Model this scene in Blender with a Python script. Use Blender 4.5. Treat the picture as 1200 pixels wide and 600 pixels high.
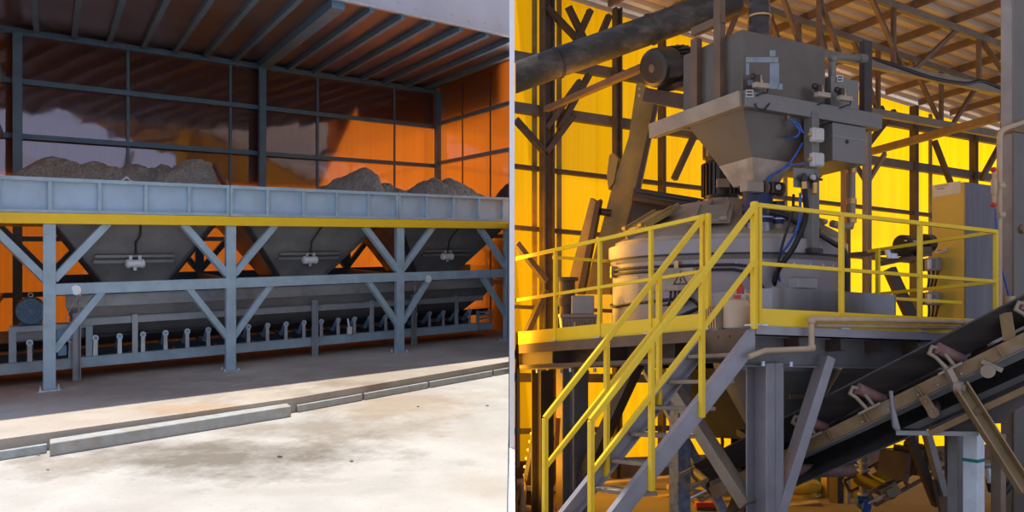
import bpy, bmesh, math, random
import numpy as np
from mathutils import Vector, Matrix, noise as mnoise
random.seed(7)
for o in list(bpy.data.objects): bpy.data.objects.remove(o)
SC = bpy.context.scene
COL = SC.collection

# ------------------------------------------------------------------ camera, world, sun, lamps, exposure
CAMZ = 2.2; F = 1000.0; CX = 600.0; HY = 370.0
cd = bpy.data.cameras.new('camera'); cam = bpy.data.objects.new('camera', cd); COL.objects.link(cam)
cam.location = (0, 0, CAMZ); cam.rotation_euler = (math.pi/2, 0, 0)
cd.sensor_fit = 'HORIZONTAL'; cd.sensor_width = 36.0; cd.lens = 36.0*F/1200.0
cd.shift_y = 70.0/1200.0; cd.clip_start = 0.05; cd.clip_end = 500
SC.camera = cam
vs = SC.view_settings
vs.view_transform = 'Standard'; vs.look = 'None'; vs.gamma = 1.0; vs.use_curve_mapping = False
vs.exposure = 0.34

wd = bpy.data.worlds.new('sky'); SC.world = wd; wd.use_nodes = True
nt = wd.node_tree; nt.nodes.clear()
tc = nt.nodes.new('ShaderNodeTexCoord'); sx = nt.nodes.new('ShaderNodeSeparateXYZ')
nt.links.new(tc.outputs['Generated'], sx.inputs[0])
rp = nt.nodes.new('ShaderNodeValToRGB'); bg = nt.nodes.new('ShaderNodeBackground'); wo = nt.nodes.new('ShaderNodeOutputWorld')
nt.links.new(sx.outputs['Z'], rp.inputs[0]); nt.links.new(rp.outputs[0], bg.inputs[0]); nt.links.new(bg.outputs[0], wo.inputs[0])
cr = rp.color_ramp
cr.elements[0].position = 0.0; cr.elements[0].color = (0.72, 0.76, 0.98, 1)
cr.elements[1].position = 0.75; cr.elements[1].color = (0.42, 0.54, 0.86, 1)
bg.inputs[1].default_value = 0.82

sd = bpy.data.lights.new('sun', 'SUN'); sun = bpy.data.objects.new('sun', sd); COL.objects.link(sun)
sd.energy = 4.4; sd.angle = math.radians(0.6); sd.color = (1.0, 0.95, 0.88)
_d = Vector((0.078, -0.143, -1.0)); sun.rotation_euler = _d.to_track_quat('-Z', 'Y').to_euler()
sun.location = (6, 20, 20)

def area(name, loc, target, sx_, sy_, power, color):
    d = bpy.data.lights.new(name, 'AREA'); d.shape = 'RECTANGLE'; d.size = sx_; d.size_y = sy_; d.energy = power; d.color = color
    o = bpy.data.objects.new(name, d); COL.objects.link(o); o.location = loc
    o.rotation_euler = (Vector(target)-Vector(loc)).to_track_quat('-Z', 'Y').to_euler()
    return o
# added area lamps: one boosts the rear cladding's glow, one gives warm side light
area('fill_behind_hall', (11.0, 25.0, 5.0), (8.0, 18.0, 2.5), 26, 12, 1750, (1.0, 0.96, 0.88))
area('fill_hall_side', (0.07, 12.7, 2.1), (5.0, 12.7, 2.3), 4.8, 4.2, 400, (1.0, 0.50, 0.05))

area('fill_behind_shed', (-5.2, 26.0, 5.0), (-5.6, 20.0, 3.6), 6, 6, 150, (1.0, 0.96, 0.9))  # added lamp behind the shed brightens the orange of its back wall

# ------------------------------------------------------------------ frames of reference
class Frame:
    """plan axes u (along the front) and v (to the back), h above a gently sloping floor"""
    def __init__(s, vb, va, slope, z0, origin):
        s.b = np.array([(vb-CX)/F, 1.0]); s.b /= np.linalg.norm(s.b)
        s.a = np.array([(va-CX)/F, 1.0]); s.a /= np.linalg.norm(s.a)
        s.s = slope; s.z0 = z0; s.O = np.array(origin, float)
        s.M = np.linalg.inv(np.array([s.b, s.a]).T)
    def __call__(s, u, v, h):
        p = s.O+u*s.b+v*s.a
        return Vector((p[0], p[1], s.z0+s.s*p[1]+h))
    def loc(s, P):
        uv = s.M @ (np.array([P[0], P[1]])-s.O)
        return (float(uv[0]), float(uv[1]), float(P[2]-s.z0-s.s*P[1]))
    def ray(s, x, y): return np.array([(x-CX)/F, 1.0, (HY-y)/F])
    def onv(s, x, y, v):
        d = s.ray(x, y); n = s.M[1]; Y = (v+n@s.O)/(n@d[:2]); return s.loc((d[0]*Y, Y, CAMZ+d[2]*Y))
    def onu(s, x, y, u):
        d = s.ray(x, y); n = s.M[0]; Y = (u+n@s.O)/(n@d[:2]); return s.loc((d[0]*Y, Y, CAMZ+d[2]*Y))
    def onh(s, x, y, h):
        d = s.ray(x, y); Y = (s.z0+h-CAMZ)/(d[2]-s.s); return s.loc((d[0]*Y, Y, CAMZ+d[2]*Y))
def at(x, y, Y): return Vector(((x-CX)/F*Y, Y, CAMZ+(HY-y)/F*Y))
L = Frame(1700, 57, 0.09, 0.0, (-6.6987, 12.3596))
R = Frame(2850, -86, -0.089, 0.6, (2.1403, 7.5099))

# ------------------------------------------------------------------ materials
MATS = {}
def mat(name, col, rough=0.55, metal=0.0, var=0.12, scale=6.0, dirt=None, dirt_amt=0.35, dirt_scale=2.5, bump=0.0, bscale=40.0, spec=0.5, streak=None):
    m = bpy.data.materials.new(name); m.use_nodes = True; n = m.node_tree; b = n.nodes['Principled BSDF']
    tc = n.nodes.new('ShaderNodeTexCoord')
    src = tc.outputs['Object']
    if streak:
        mp = n.nodes.new('ShaderNodeMapping'); mp.inputs['Scale'].default_value = streak; n.links.new(src, mp.inputs[0]); src = mp.outputs[0]
    nz = n.nodes.new('ShaderNodeTexNoise'); nz.inputs['Scale'].default_value = scale; nz.inputs['Detail'].default_value = 5
    n.links.new(src, nz.inputs['Vector'])
    r = n.nodes.new('ShaderNodeValToRGB'); r.color_ramp.elements[0].position = 0.3; r.color_ramp.elements[1].position = 0.7
    r.color_ramp.elements[0].color = tuple(c*(1-var) for c in col)+(1,); r.color_ramp.elements[1].color = tuple(min(1, c*(1+var)) for c in col)+(1,)
    n.links.new(nz.outputs[0], r.inputs[0]); out = r.outputs[0]
    if dirt:
        n2 = n.nodes.new('ShaderNodeTexNoise'); n2.inputs['Scale'].default_value = dirt_scale; n2.inputs['Detail'].default_value = 8; n2.inputs['Roughness'].default_value = 0.65
        n.links.new(src, n2.inputs['Vector'])
        r2 = n.nodes.new('ShaderNodeValToRGB'); r2.color_ramp.elements[0].position = 0.48; r2.color_ramp.elements[1].position = 0.72
        r2.color_ramp.elements[0].color = (0, 0, 0, 1); r2.color_ramp.elements[1].color = (dirt_amt,)*3+(1,)
        n.links.new(n2.outputs[0], r2.inputs[0])
        mx = n.nodes.new('ShaderNodeMix'); mx.data_type = 'RGBA'; n.links.new(r2.outputs[0], mx.inputs['Factor'])
        n.links.new(out, mx.inputs['A']); mx.inputs['B'].default_value = tuple(dirt)+(1,); out = mx.outputs['Result']
    n.links.new(out, b.inputs['Base Color'])
    b.inputs['Roughness'].default_value = rough; b.inputs['Metallic'].default_value = metal; b.inputs['Specular IOR Level'].default_value = spec
    if bump:
        n3 = n.nodes.new('ShaderNodeTexNoise'); n3.inputs['Scale'].default_value = bscale; n3.inputs['Detail'].default_value = 4; n.links.new(tc.outputs['Object'], n3.inputs['Vector'])
        bp = n.nodes.new('ShaderNodeBump'); bp.inputs['Strength'].default_value = bump; bp.inputs['Distance'].default_value = 0.02
        n.links.new(n3.outputs[0], bp.inputs['Height']); n.links.new(bp.outputs[0], b.inputs['Normal'])
    MATS[name] = m; return m

def poly_mat(name, trans, gloss_col, fres, rough, stripe_scale, base=(0.02, 0.01, 0.005)):
    """translucent multiwall plastic sheet: light comes through, the face mirrors a little"""
    m = bpy.data.materials.new(name); m.use_nodes = True; n = m.node_tree; n.nodes.clear()
    out = n.nodes.new('ShaderNodeOutputMaterial')
    tc = n.nodes.new('ShaderNodeTexCoord')
    wv = n.nodes.new('ShaderNodeTexNoise'); mp = n.nodes.new('ShaderNodeMapping'); mp.inputs['Scale'].default_value = stripe_scale
    n.links.new(tc.outputs['Object'], mp.inputs[0]); n.links.new(mp.outputs[0], wv.inputs['Vector']); wv.inputs['Scale'].default_value = 1.0; wv.inputs['Detail'].default_value = 3
    r = n.nodes.new('ShaderNodeValToRGB'); r.color_ramp.elements[0].position = 0.25; r.color_ramp.elements[1].position = 0.75
    r.color_ramp.elements[0].color = (trans[0]*0.86, trans[1]*0.80, trans[2]*0.8, 1); r.color_ramp.elements[1].color = tuple(min(1, c*1.06) for c in trans)+(1,)
    n.links.new(wv.outputs[0], r.inputs[0])
    tr = n.nodes.new('ShaderNodeBsdfTranslucent'); n.links.new(r.outputs[0], tr.inputs[0])
    df = n.nodes.new('ShaderNodeBsdfDiffuse'); df.inputs[0].default_value = tuple(base)+(1,)
    ad = n.nodes.new('ShaderNodeAddShader'); n.links.new(tr.outputs[0], ad.inputs[0]); n.links.new(df.outputs[0], ad.inputs[1])
    gl = n.nodes.new('ShaderNodeBsdfGlossy'); gl.inputs[0].default_value = tuple(gloss_col)+(1,); gl.inputs['Roughness'].default_value = rough
    fr = n.nodes.new('ShaderNodeFresnel'); gb = n.nodes.new('ShaderNodeNewGeometry'); mi = n.nodes.new('ShaderNodeMath'); mi.operation = 'MULTIPLY_ADD'
    n.links.new(gb.outputs['Backfacing'], mi.inputs[0]); mi.inputs[1].default_value = 1/fres-fres; mi.inputs[2].default_value = fres; n.links.new(mi.outputs[0], fr.inputs['IOR'])
    mx = n.nodes.new('ShaderNodeMixShader'); n.links.new(fr.outputs[0], mx.inputs[0]); n.links.new(ad.outputs[0], mx.inputs[1]); n.links.new(gl.outputs[0], mx.inputs[2])
    bz = n.nodes.new('ShaderNodeTexNoise'); bz.inputs['Scale'].default_value = 0.9; bz.inputs['Detail'].default_value = 2
    n.links.new(tc.outputs['Object'], bz.inputs['Vector'])
    bp = n.nodes.new('ShaderNodeBump'); bp.inputs['Strength'].default_value = 0.25; bp.inputs['Distance'].default_value = 0.05
    n.links.new(bz.outputs[0], bp.inputs['Height']); n.links.new(bp.outputs[0], gl.inputs['Normal'])
    n.links.new(mx.outputs[0], out.inputs[0])
    MATS[name] = m; return m

# ------------------------------------------------------------------ mesh building in world space
Z = Vector((0, 0, 1))
class MB:
    def __init__(s): s.V = []; s.F = []; s.S = []
    def add(s, vs_, fs, smooth=False):
        k = len(s.V); s.V += [Vector(v) for v in vs_]; s.F += [tuple(i+k for i in f) for f in fs]; s.S += [smooth]*len(fs); return s
    def hexa(s, p):
        return s.add(p, [(3, 2, 1, 0), (4, 5, 6, 7), (0, 1, 5, 4), (1, 2, 6, 5), (2, 3, 7, 6), (3, 0, 4, 7)])
    def box(s, fr, u0, u1, v0, v1, h0, h1):
        return s.hexa([fr(u0, v0, h0), fr(u1, v0, h0), fr(u1, v1, h0), fr(u0, v1, h0), fr(u0, v0, h1), fr(u1, v0, h1), fr(u1, v1, h1), fr(u0, v1, h1)])
    def frustum(s, fr, a, b, ha, hb):
        """a, b = (u0,u1,v0,v1) at heights ha (bottom) and hb (top)"""
        q = lambda r, h: [fr(r[0], r[2], h), fr(r[1], r[2], h), fr(r[1], r[3], h), fr(r[0], r[3], h)]
        return s.hexa(q(a, ha)+q(b, hb))
    def axes(s, p, q, up=Z):
        d = (q-p).normalized()
        if abs(d.dot(up)) > 0.98: up = Vector((0, 1, 0)) if abs(up.z) > 0.9 else Z
        x = d.cross(up).normalized(); y = x.cross(d).normalized(); return d, x, y
    def bar(s, p, q, w, t=None, up=Z):
        """rectangular bar p to q, w across, t along up"""
        t = t or w; p = Vector(p); q = Vector(q); d, x, y = s.axes(p, q, up); x = x*w/2; y = y*t/2
        return s.hexa([p-x-y, p+x-y, p+x+y, p-x+y, q-x-y, q+x-y, q+x+y, q-x+y])
    def chan(s, p, q, w, t, th=0.012, up=Z, side=1):
        """C channel: web of height t, flanges of width w towards side"""
        p = Vector(p); q = Vector(q); d, x, y = s.axes(p, q, up); x = x*side
        s.bar(p, q, th, t, up)
        for k in (-1, 1):
            o = y*(k*(t/2-th/2))+x*(w/2); s.bar(p+o, q+o, w, th, up)
        return s
    def ibeam(s, p, q, w, t, th=0.012, up=Z):
        p = Vector(p); q = Vector(q); d, x, y = s.axes(p, q, up)
        s.bar(p, q, th, t, up)
        for k in (-1, 1):
            o = y*(k*(t/2-th/2)); s.bar(p+o, q+o, w, th, up)
        return s
    def ang(s, p, q, w, th=0.008, up=Z, sx_=1, sy_=1):
        p = Vector(p); q = Vector(q); d, x, y = s.axes(p, q, up)
        s.bar(p+x*(sx_*w/2), q+x*(sx_*w/2), w, th, up); s.bar(p+y*(sy_*w/2), q+y*(sy_*w/2), th, w, up); return s
    def lathe(s, p, axis, prof, n=20, caps=True):
        """prof: (distance along axis, radius)"""
        p = Vector(p); d = Vector(axis).normalized()
        x = d.cross(Z) if abs(d.z) < 0.95 else d.cross(Vector((1, 0, 0))); x.normalize(); y = d.cross(x)
        ring = lambda t, r: [p+d*t+(x*math.cos(2*math.pi*i/n)+y*math.sin(2*math.pi*i/n))*r for i in range(n)]
        for (t0, r0), (t1, r1) in zip(prof, prof[1:]):
            s.add(ring(t0, r0)+ring(t1, r1), [(i, (i+1) % n, n+(i+1) % n, n+i) for i in range(n)], True)
        if caps:
            for t, r, rev in ((prof[0][0], prof[0][1], True), (prof[-1][0], prof[-1][1], False)):
                if r > 1e-4: s.add(ring(t, r), [tuple(range(n))[::-1] if rev else tuple(range(n))])
        return s
    def cyl(s, p, q, r, n=16, r1=None):
        p = Vector(p); q = Vector(q); return s.lathe(p, q-p, [(0, r), ((q-p).length, r1 if r1 is not None else r)], n)
    def tube(s, pts, r, n=10):
        pts = [Vector(p) for p in pts]; m = len(pts); rings = []
        prev = None
        for i in range(m):
            d = (pts[min(i+1, m-1)]-pts[max(i-1, 0)]).normalized()
            if prev is None: x = d.cross(Z) if abs(d.z) < 0.95 else d.cross(Vector((1, 0, 0)))
            else: x = prev-d*prev.dot(d)
            x.normalize(); prev = x; y = d.cross(x); k = 1.0
            if 0 < i < m-1:
                c = (pts[i]-pts[i-1]).normalized().dot((pts[i+1]-pts[i]).normalized()); k = 1/max(0.5, math.sqrt(max(0.01, (1+c)/2)))
            rings.append([pts[i]+(x*math.cos(2*math.pi*j/n)+y*math.sin(2*math.pi*j/n))*r*k for j in range(n)])
        V = [v for g in rings for v in g]
        s.add(V, [(i*n+j, i*n+(j+1) % n, (i+1)*n+(j+1) % n, (i+1)*n+j) for i in range(m-1) for j in range(n)], True)
        s.add(rings[0], [tuple(range(n))[::-1]]); s.add(rings[-1], [tuple(range(n))]); return s
    def curve(s, pts, r, n=8, sub=6):
        """smooth tube through points (Catmull-Rom)"""
        P = [Vector(p) for p in pts]; P = [P[0]*2-P[1]]+P+[P[-1]*2-P[-2]]; out = []
        for i in range(1, len(P)-2):
            for k in range(sub):
                t = k/sub; a, b, c, d = P[i-1], P[i], P[i+1], P[i+2]
                out.append(0.5*((2*b)+(c-a)*t+(2*a-5*b+4*c-d)*t*t+(-a+3*b-3*c+d)*t**3))
        out.append(P[-2]); return s.tube(out, r, n)
    def prism(s, pts, vec):
        pts = [Vector(p) for p in pts]; vec = Vector(vec); n = len(pts)
        return s.add(pts+[p+vec for p in pts], [tuple(range(n))[::-1], tuple(range(n, 2*n))]+[(i, (i+1) % n, n+(i+1) % n, n+i) for i in range(n)])
    def ball(s, c, r, n=12, sq=(1, 1, 1)):
        c = Vector(c); m = n//2; V = []; Fc = []
        for i in range(m+1):
            a = math.pi*i/m
            for j in range(n):
                b = 2*math.pi*j/n; V.append(c+Vector((math.sin(a)*math.cos(b)*sq[0], math.sin(a)*math.sin(b)*sq[1], math.cos(a)*sq[2]))*r)
        for i in range(m):
            for j in range(n): Fc.append((i*n+j, (i+1)*n+j, (i+1)*n+(j+1) % n, i*n+(j+1) % n))
        return s.add(V, Fc, True)
    def bolts(s, pts, nrm, r=0.012, t=0.012):
        for p in pts: s.lathe(Vector(p), nrm, [(0, r), (t, r*0.9)], 6)
        return s

def part(name, mb, m, parent=None, label=None, clip=None, bevel=0.0, kind=None):
    """link mb as ONE mesh object; clip = -1 / +1 trims at the dividing wall (left / right bay)"""
    bm = bmesh.new(); vv = [bm.verts.new(v) for v in mb.V]
    for f, sm in zip(mb.F, mb.S):
        try:
            fc = bm.faces.new([vv[i] for i in f]); fc.smooth = sm
        except ValueError: pass
    if clip:
        e = 0.045
        if any(v.co.x*clip < e for v in bm.verts):
            bmesh.ops.bisect_plane(bm, geom=bm.verts[:]+bm.edges[:]+bm.faces[:], plane_co=(clip*e, 0, 0), plane_no=(-clip, 0, 0), clear_outer=True)
            ed = [x for x in bm.edges if x.is_boundary and all(abs(v.co.x-clip*e) < 1e-4 for v in x.verts)]
            if ed: bmesh.ops.holes_fill(bm, edges=ed, sides=0)
    bmesh.ops.recalc_face_normals(bm, faces=bm.faces[:])
    if not bm.verts: bm.free(); return None
    if parent is not None: org = parent['_w'] if '_w' in parent else parent.location
    else:
        lo = Vector([min(v.co[i] for v in bm.verts) for i in range(3)]); hi = Vector([max(v.co[i] for v in bm.verts) for i in range(3)])
        org = Vector(((lo.x+hi.x)/2, (lo.y+hi.y)/2, lo.z))
    org = Vector(org)
    bmesh.ops.translate(bm, verts=bm.verts[:], vec=-org)
    me = bpy.data.meshes.new(name); bm.to_mesh(me); bm.free()
    o = bpy.data.objects.new(name, me); COL.objects.link(o); me.materials.append(MATS[m] if isinstance(m, str) else m)
    if parent is not None: o.parent = parent; o['_w'] = tuple(org)
    else: o.location = org; o['_w'] = tuple(org)
    if label: o['label'] = label
    if kind: o['kind'] = kind
    if bevel:
        b = o.modifiers.new('bevel', 'BEVEL'); b.width = bevel; b.segments = 2; b.limit_method = 'ANGLE'; b.angle_limit = math.radians(50)
    return o
def tag(o, label, cat, group=None):
    if o is None: return None
    o['label'] = label; o['category'] = cat
    if group: o['group'] = group
    return o
def thing(name, label, cat, loc, group=None):
    o = bpy.data.objects.new(name, None); COL.objects.link(o); o.location = loc; o.empty_display_size = 0.1; o['_w'] = tuple(loc)
    return tag(o, label, cat, group)
def struct(name, mb, m, clip=None, bevel=0.0, parent=None): return part(name, mb, m, parent, None, clip, bevel, None if parent else 'structure')

# ------------------------------------------------------------------ material library
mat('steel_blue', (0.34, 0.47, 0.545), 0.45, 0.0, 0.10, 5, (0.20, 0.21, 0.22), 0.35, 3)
mat('steel_panel', (0.38, 0.52, 0.64), 0.42, 0.0, 0.07, 3, (0.30, 0.33, 0.36), 0.4, 2)
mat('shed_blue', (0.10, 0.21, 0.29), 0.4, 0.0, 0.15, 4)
mat('yellow_paint', (0.92, 0.60, 0.012), 0.42, 0.0, 0.06, 4, (0.55, 0.36, 0.03), 0.35, 4)
mat('hopper_grey', (0.205, 0.215, 0.22), 0.42, 0.3, 0.18, 2.0, (0.14, 0.14, 0.14), 0.5, 1.5)
mat('hopper_dark', (0.045, 0.046, 0.05), 0.6, 0.0, 0.2, 3)
mat('trough_grey', (0.36, 0.41, 0.44), 0.4, 0.2, 0.15, 2.5, (0.14, 0.14, 0.14), 0.5, 2)
mat('zinc', (0.55, 0.60, 0.64), 0.35, 0.5, 0.12, 8)
mat('white_enamel', (0.72, 0.78, 0.80), 0.3, 0.1, 0.06, 8)
mat('roller_blue', (0.16, 0.34, 0.52), 0.4, 0.0, 0.15, 12)
mat('motor_blue', (0.08, 0.19, 0.27), 0.4, 0.2, 0.2, 10)
mat('black_rubber', (0.018, 0.018, 0.019), 0.55, 0.0, 0.25, 6, (0.06, 0.05, 0.04), 0.5, 3)
mat('cable_black', (0.015, 0.015, 0.016), 0.5)
mat('gravel', (0.27, 0.245, 0.195), 0.95, 0.0, 0.45, 26, (0.34, 0.31, 0.27), 0.6, 14, 0.9, 55)
mat('concrete_beam', (0.38, 0.39, 0.37), 0.9, 0.0, 0.12, 8, (0.36, 0.26, 0.15), 0.6, 3.5, 0.25, 60)
mat('concrete_block', (0.40, 0.43, 0.43), 0.92, 0.0, 0.15, 9, (0.24, 0.21, 0.17), 0.5, 3, 0.4, 60)
mat('ceiling_brown', (0.115, 0.080, 0.066), 0.28, 0.0, 0.22, 1.4, (0.16, 0.115, 0.10), 0.5, 0.8, 0.0, 40, 0.6)
mat('fascia_grey', (0.50, 0.53, 0.60), 0.38, 0.2, 0.10, 1.2, (0.66, 0.66, 0.70), 0.4, 0.7, streak=(1, 1, 0.25))
mat('divider_white', (0.90, 0.90, 0.90), 0.7, 0.0, 0.02, 3)
mat('rust_brown', (0.12, 0.045, 0.03), 0.7, 0.0, 0.3, 8)
poly_mat('amber_sheet', (0.46, 0.105, 0.006), (0.85, 0.80, 0.90), 2.8, 0.05, (16.0, 16.0, 0.15), (0.060, 0.036, 0.026))
poly_mat('yellow_sheet', (0.98, 0.485, 0.003), (0.8, 0.8, 0.8), 1.18, 0.25, (9.0, 9.0, 0.10), (0.045, 0.022, 0.001))

def ground_mat(name, col, warm, dark, spots, rough=0.95):
    m = bpy.data.materials.new(name); m.use_nodes = True; n = m.node_tree; b = n.nodes['Principled BSDF']; b.inputs['Roughness'].default_value = rough
    tc = n.nodes.new('ShaderNodeTexCoord'); geo = n.nodes.new('ShaderNodeNewGeometry')
    def nz(sc, det, lo, hi, c0, c1, rgh=0.6):
        a = n.nodes.new('ShaderNodeTexNoise'); a.inputs['Scale'].default_value = sc; a.inputs['Detail'].default_value = det; a.inputs['Roughness'].default_value = rgh
        n.links.new(geo.outputs['Position'], a.inputs['Vector'])
        r = n.nodes.new('ShaderNodeValToRGB'); r.color_ramp.elements[0].position = lo; r.color_ramp.elements[1].position = hi
        r.color_ramp.elements[0].color = tuple(c0)+(1,); r.color_ramp.elements[1].color = tuple(c1)+(1,); n.links.new(a.outputs[0], r.inputs[0]); return r.outputs[0]
    def mix(f, a, bcol):
        x = n.nodes.new('ShaderNodeMix'); x.data_type = 'RGBA'; n.links.new(f, x.inputs['Factor']); n.links.new(a, x.inputs['A']); x.inputs['B'].default_value = tuple(bcol)+(1,); return x.outputs['Result']
    out = nz(1.3, 8, 0.3, 0.72, [c*0.86 for c in col], [min(1, c*1.10) for c in col])
    out = mix(nz(0.6, 6, 0.50, 0.72, (0, 0, 0), (0.55,)*3), out, warm)
    out = mix(nz(26, 3, 0.60, 0.74, (0, 0, 0), (0.35,)*3), out, dark)
    for (c, rad, amt, col2) in spots:      # stains with a shape of their own: centre, radii, strength
        mp = n.nodes.new('ShaderNodeVectorMath'); mp.operation = 'SUBTRACT'; n.links.new(geo.outputs['Position'], mp.inputs[0]); mp.inputs[1].default_value = c
        sc = n.nodes.new('ShaderNodeVectorMath'); sc.operation = 'DIVIDE'; n.links.new(mp.outputs[0], sc.inputs[0]); sc.inputs[1].default_value = rad
        ln = n.nodes.new('ShaderNodeVectorMath'); ln.operation = 'LENGTH'; n.links.new(sc.outputs[0], ln.inputs[0])
        w = n.nodes.new('ShaderNodeTexNoise'); w.inputs['Scale'].default_value = 1.6; w.inputs['Detail'].default_value = 9; w.inputs['Roughness'].default_value = 0.72; n.links.new(geo.outputs['Position'], w.inputs['Vector'])
        ad = n.nodes.new('ShaderNodeMath'); ad.operation = 'MULTIPLY_ADD'; n.links.new(w.outputs[0], ad.inputs[0]); ad.inputs[1].default_value = 2.4; n.links.new(ln.outputs['Value'], ad.inputs[2])
        r = n.nodes.new('ShaderNodeValToRGB'); r.color_ramp.elements[0].position = 0.50; r.color_ramp.elements[1].position = 0.80
        hf = n.nodes.new('ShaderNodeMath'); hf.operation = 'MULTIPLY'; hf.inputs[1].default_value = 0.36; n.links.new(ad.outputs[0], hf.inputs[0]); n.links.new(hf.outputs[0], r.inputs[0])
        r.color_ramp.elements[0].color = (amt,)*3+(1,); r.color_ramp.elements[1].color = (0, 0, 0, 1)
        out = mix(r.outputs[0], out, col2)
    n.links.new(out, b.inputs['Base Color'])
    a = n.nodes.new('ShaderNodeTexNoise'); a.inputs['Scale'].default_value = 45; a.inputs['Detail'].default_value = 5; n.links.new(geo.outputs['Position'], a.inputs['Vector'])
    bp = n.nodes.new('ShaderNodeBump'); bp.inputs['Strength'].default_value = 0.35; bp.inputs['Distance'].default_value = 0.02; n.links.new(a.outputs[0], bp.inputs['Height']); n.links.new(bp.outputs[0], b.inputs['Normal'])
    MATS[name] = m
def lp(x, y, h): return tuple(L(*L.onh(x, y, h)))
ground_mat('yard_concrete', (0.47, 0.445, 0.40), (0.38, 0.32, 0.25), (0.20, 0.175, 0.14), [
    (lp(265, 535, -.2), (2.3, 1.1, 9), 0.95, (0.17, 0.145, 0.11)), (lp(380, 500, -.2), (1.7, 1.1, 9), 0.7, (0.22, 0.18, 0.13)),
    (lp(470, 470, -.2), (1.8, 1.6, 9), 0.7, (0.33, 0.24, 0.15)), (lp(70, 545, -.2), (0.7, 0.6, 9), 0.45, (0.30, 0.24, 0.18)),
    (lp(330, 575, -.2), (1.4, 0.25, 9), 0.35, (0.30, 0.27, 0.22))])
ground_mat('slab_concrete', (0.46, 0.40, 0.33), (0.36, 0.27, 0.19), (0.22, 0.18, 0.14), [
    (lp(170, 455, 0), (2.6, 1.6, 9), 0.6, (0.22, 0.18, 0.14)), (lp(420, 440, 0), (2.4, 2.0, 9), 0.5, (0.27, 0.22, 0.16)),
    (lp(230, 478, 0), (1.4, 0.45, 9), 0.6, (0.42, 0.27, 0.14)), (lp(430, 450, 0), (1.2, 0.4, 9), 0.6, (0.24, 0.17, 0.11))])
ground_mat('hall_floor', (0.17, 0.125, 0.075), (0.24, 0.17, 0.09), (0.07, 0.05, 0.035), [])

# ------------------------------------------------------------------ structure: open shed on the left
LC = -1
struct('floor', MB().hexa([L(-12, -16, -.6), L(14, -16, -.6), L(16, -2.2, -.6), L(-12, -2.9, -.6), L(-12, -16, -.2), L(14, -16, -.2), L(16, -2.2, -.2), L(-12, -2.9, -.2)]), 'yard_concrete', LC)
struct('floor_slab', MB().hexa([L(-6, -3.1, -.6), L(3, -2.98, -.6), L(3, 9, -.6), L(-6, 9, -.6), L(-6, -3.1, 0), L(3, -2.98, 0), L(3, 9, 0), L(-6, 9, 0)])
       .hexa([L(3, -2.98, -.6), L(12, -1.72, -.6), L(12, 9, -.6), L(3, 9, -.6), L(3, -2.98, 0), L(12, -1.72, 0), L(12, 9, 0), L(3, 9, 0)]), 'slab_concrete', LC)
WB, WR, WL, RH, RE = 5.5, 9.77, -0.9, 6.38, -0.66     # back wall, right wall, left wall, roof height, roof edge
wb = struct('wall_back', MB().add([L(WL, WB, 0), L(WR, WB, 0), L(WR, WB, RH), L(WL, WB, RH)], [(0, 1, 2, 3)]), 'amber_sheet', LC)
wr = struct('wall_right', MB().add([L(WR, WB, 0), L(WR, RE, 0), L(WR, RE, RH), L(WR, WB, RH)], [(0, 1, 2, 3)]), 'amber_sheet', LC)
wl = struct('wall_left', MB().add([L(WL, RE, 0), L(WL, WB, 0), L(WL, WB, RH), L(WL, RE, RH)], [(0, 1, 2, 3)]), 'amber_sheet', LC)
# unseen sheets added outside the back and right walls to block light
struct('back_light_block', MB().hexa([L(WL-.2, WB+.05, 3.45), L(6.1, WB+.05, 3.45), L(6.1, WB+.08, 3.45), L(WL-.2, WB+.08, 3.45), L(WL-.2, WB+.05, RH), L(7.6, WB+.05, RH), L(7.6, WB+.08, RH), L(WL-.2, WB+.08, RH)]).box(L, 7.2, WR+.2, WB+.05, WB+.08, 5.25, RH), 'ceiling_brown', LC)
struct('side_light_block', MB().box(L, WR+.3, WR+.34, RE, WB, 5.3, RH), 'ceiling_brown', LC)
ce = struct('ceiling', MB().box(L, WL-.3, WR+.4, RE, WB+.5, RH, RH+.05), 'ceiling_brown', LC)
for k in range(15):
    u = -.23+.684*k; big = k == 7
    w_ = .13 if big else .05
    part('purlin', MB().box(L, u-w_, u+w_, RE+.02, WB-.02, RH-(.17 if big else .11), RH-.002), 'shed_blue', ce, clip=LC)
part('eave_beam', MB().box(L, WL, WR, WB-.12, WB-.01, RH-.16, RH-.05), 'shed_blue', ce, clip=LC)
for u in (-.56, 4.53, 9.70):
    part('column', MB().box(L, u-.085, u+.085, WB-.30, WB-.13, 0, RH-.17).box(L, u-.13, u+.13, WB-.36, WB-.08, 0, .03).box(L, u-.12, u+.12, WB-.34, WB-.1, RH-.18, RH-.16), 'shed_blue', wb, clip=LC, bevel=.008)
for h in (5.30, 4.22, 2.2, 1.1):
    part('girt', MB().box(L, WL, WR, WB-.12, WB-.03, h-.05, h+.05), 'shed_blue', wb, clip=LC)
    part('girt', MB().box(L, WR-.10, WR-.02, RE, WB-.1, h+.02, h+.11), 'shed_blue', wr, clip=LC)
    part('girt', MB().box(L, WL+.02, WL+.10, RE, WB-.1, h-.05, h+.05), 'shed_blue', wl, clip=LC)
for x, y in ((150, 160), (270, 160), (372, 170), (462, 170)):
    u = L.onv(x, y, WB)[0]
    part('joint_strip', MB().box(L, u-.03, u+.03, WB-.025, WB-.005, 0, RH-.1), 'shed_blue', wb, clip=LC)
part('plinth', MB().box(L, WL, WR, WB-.10, WB-.005, 0, .4), 'concrete_block', wb, clip=LC)  # opaque band added to darken the wall foot, where shade lies
for v in (2.2, 3.8):
    part('joint_strip', MB().box(L, WR-.02, WR-.005, v-.025, v+.025, 0, RH-.1), 'rust_brown', wr, clip=LC)
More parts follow.
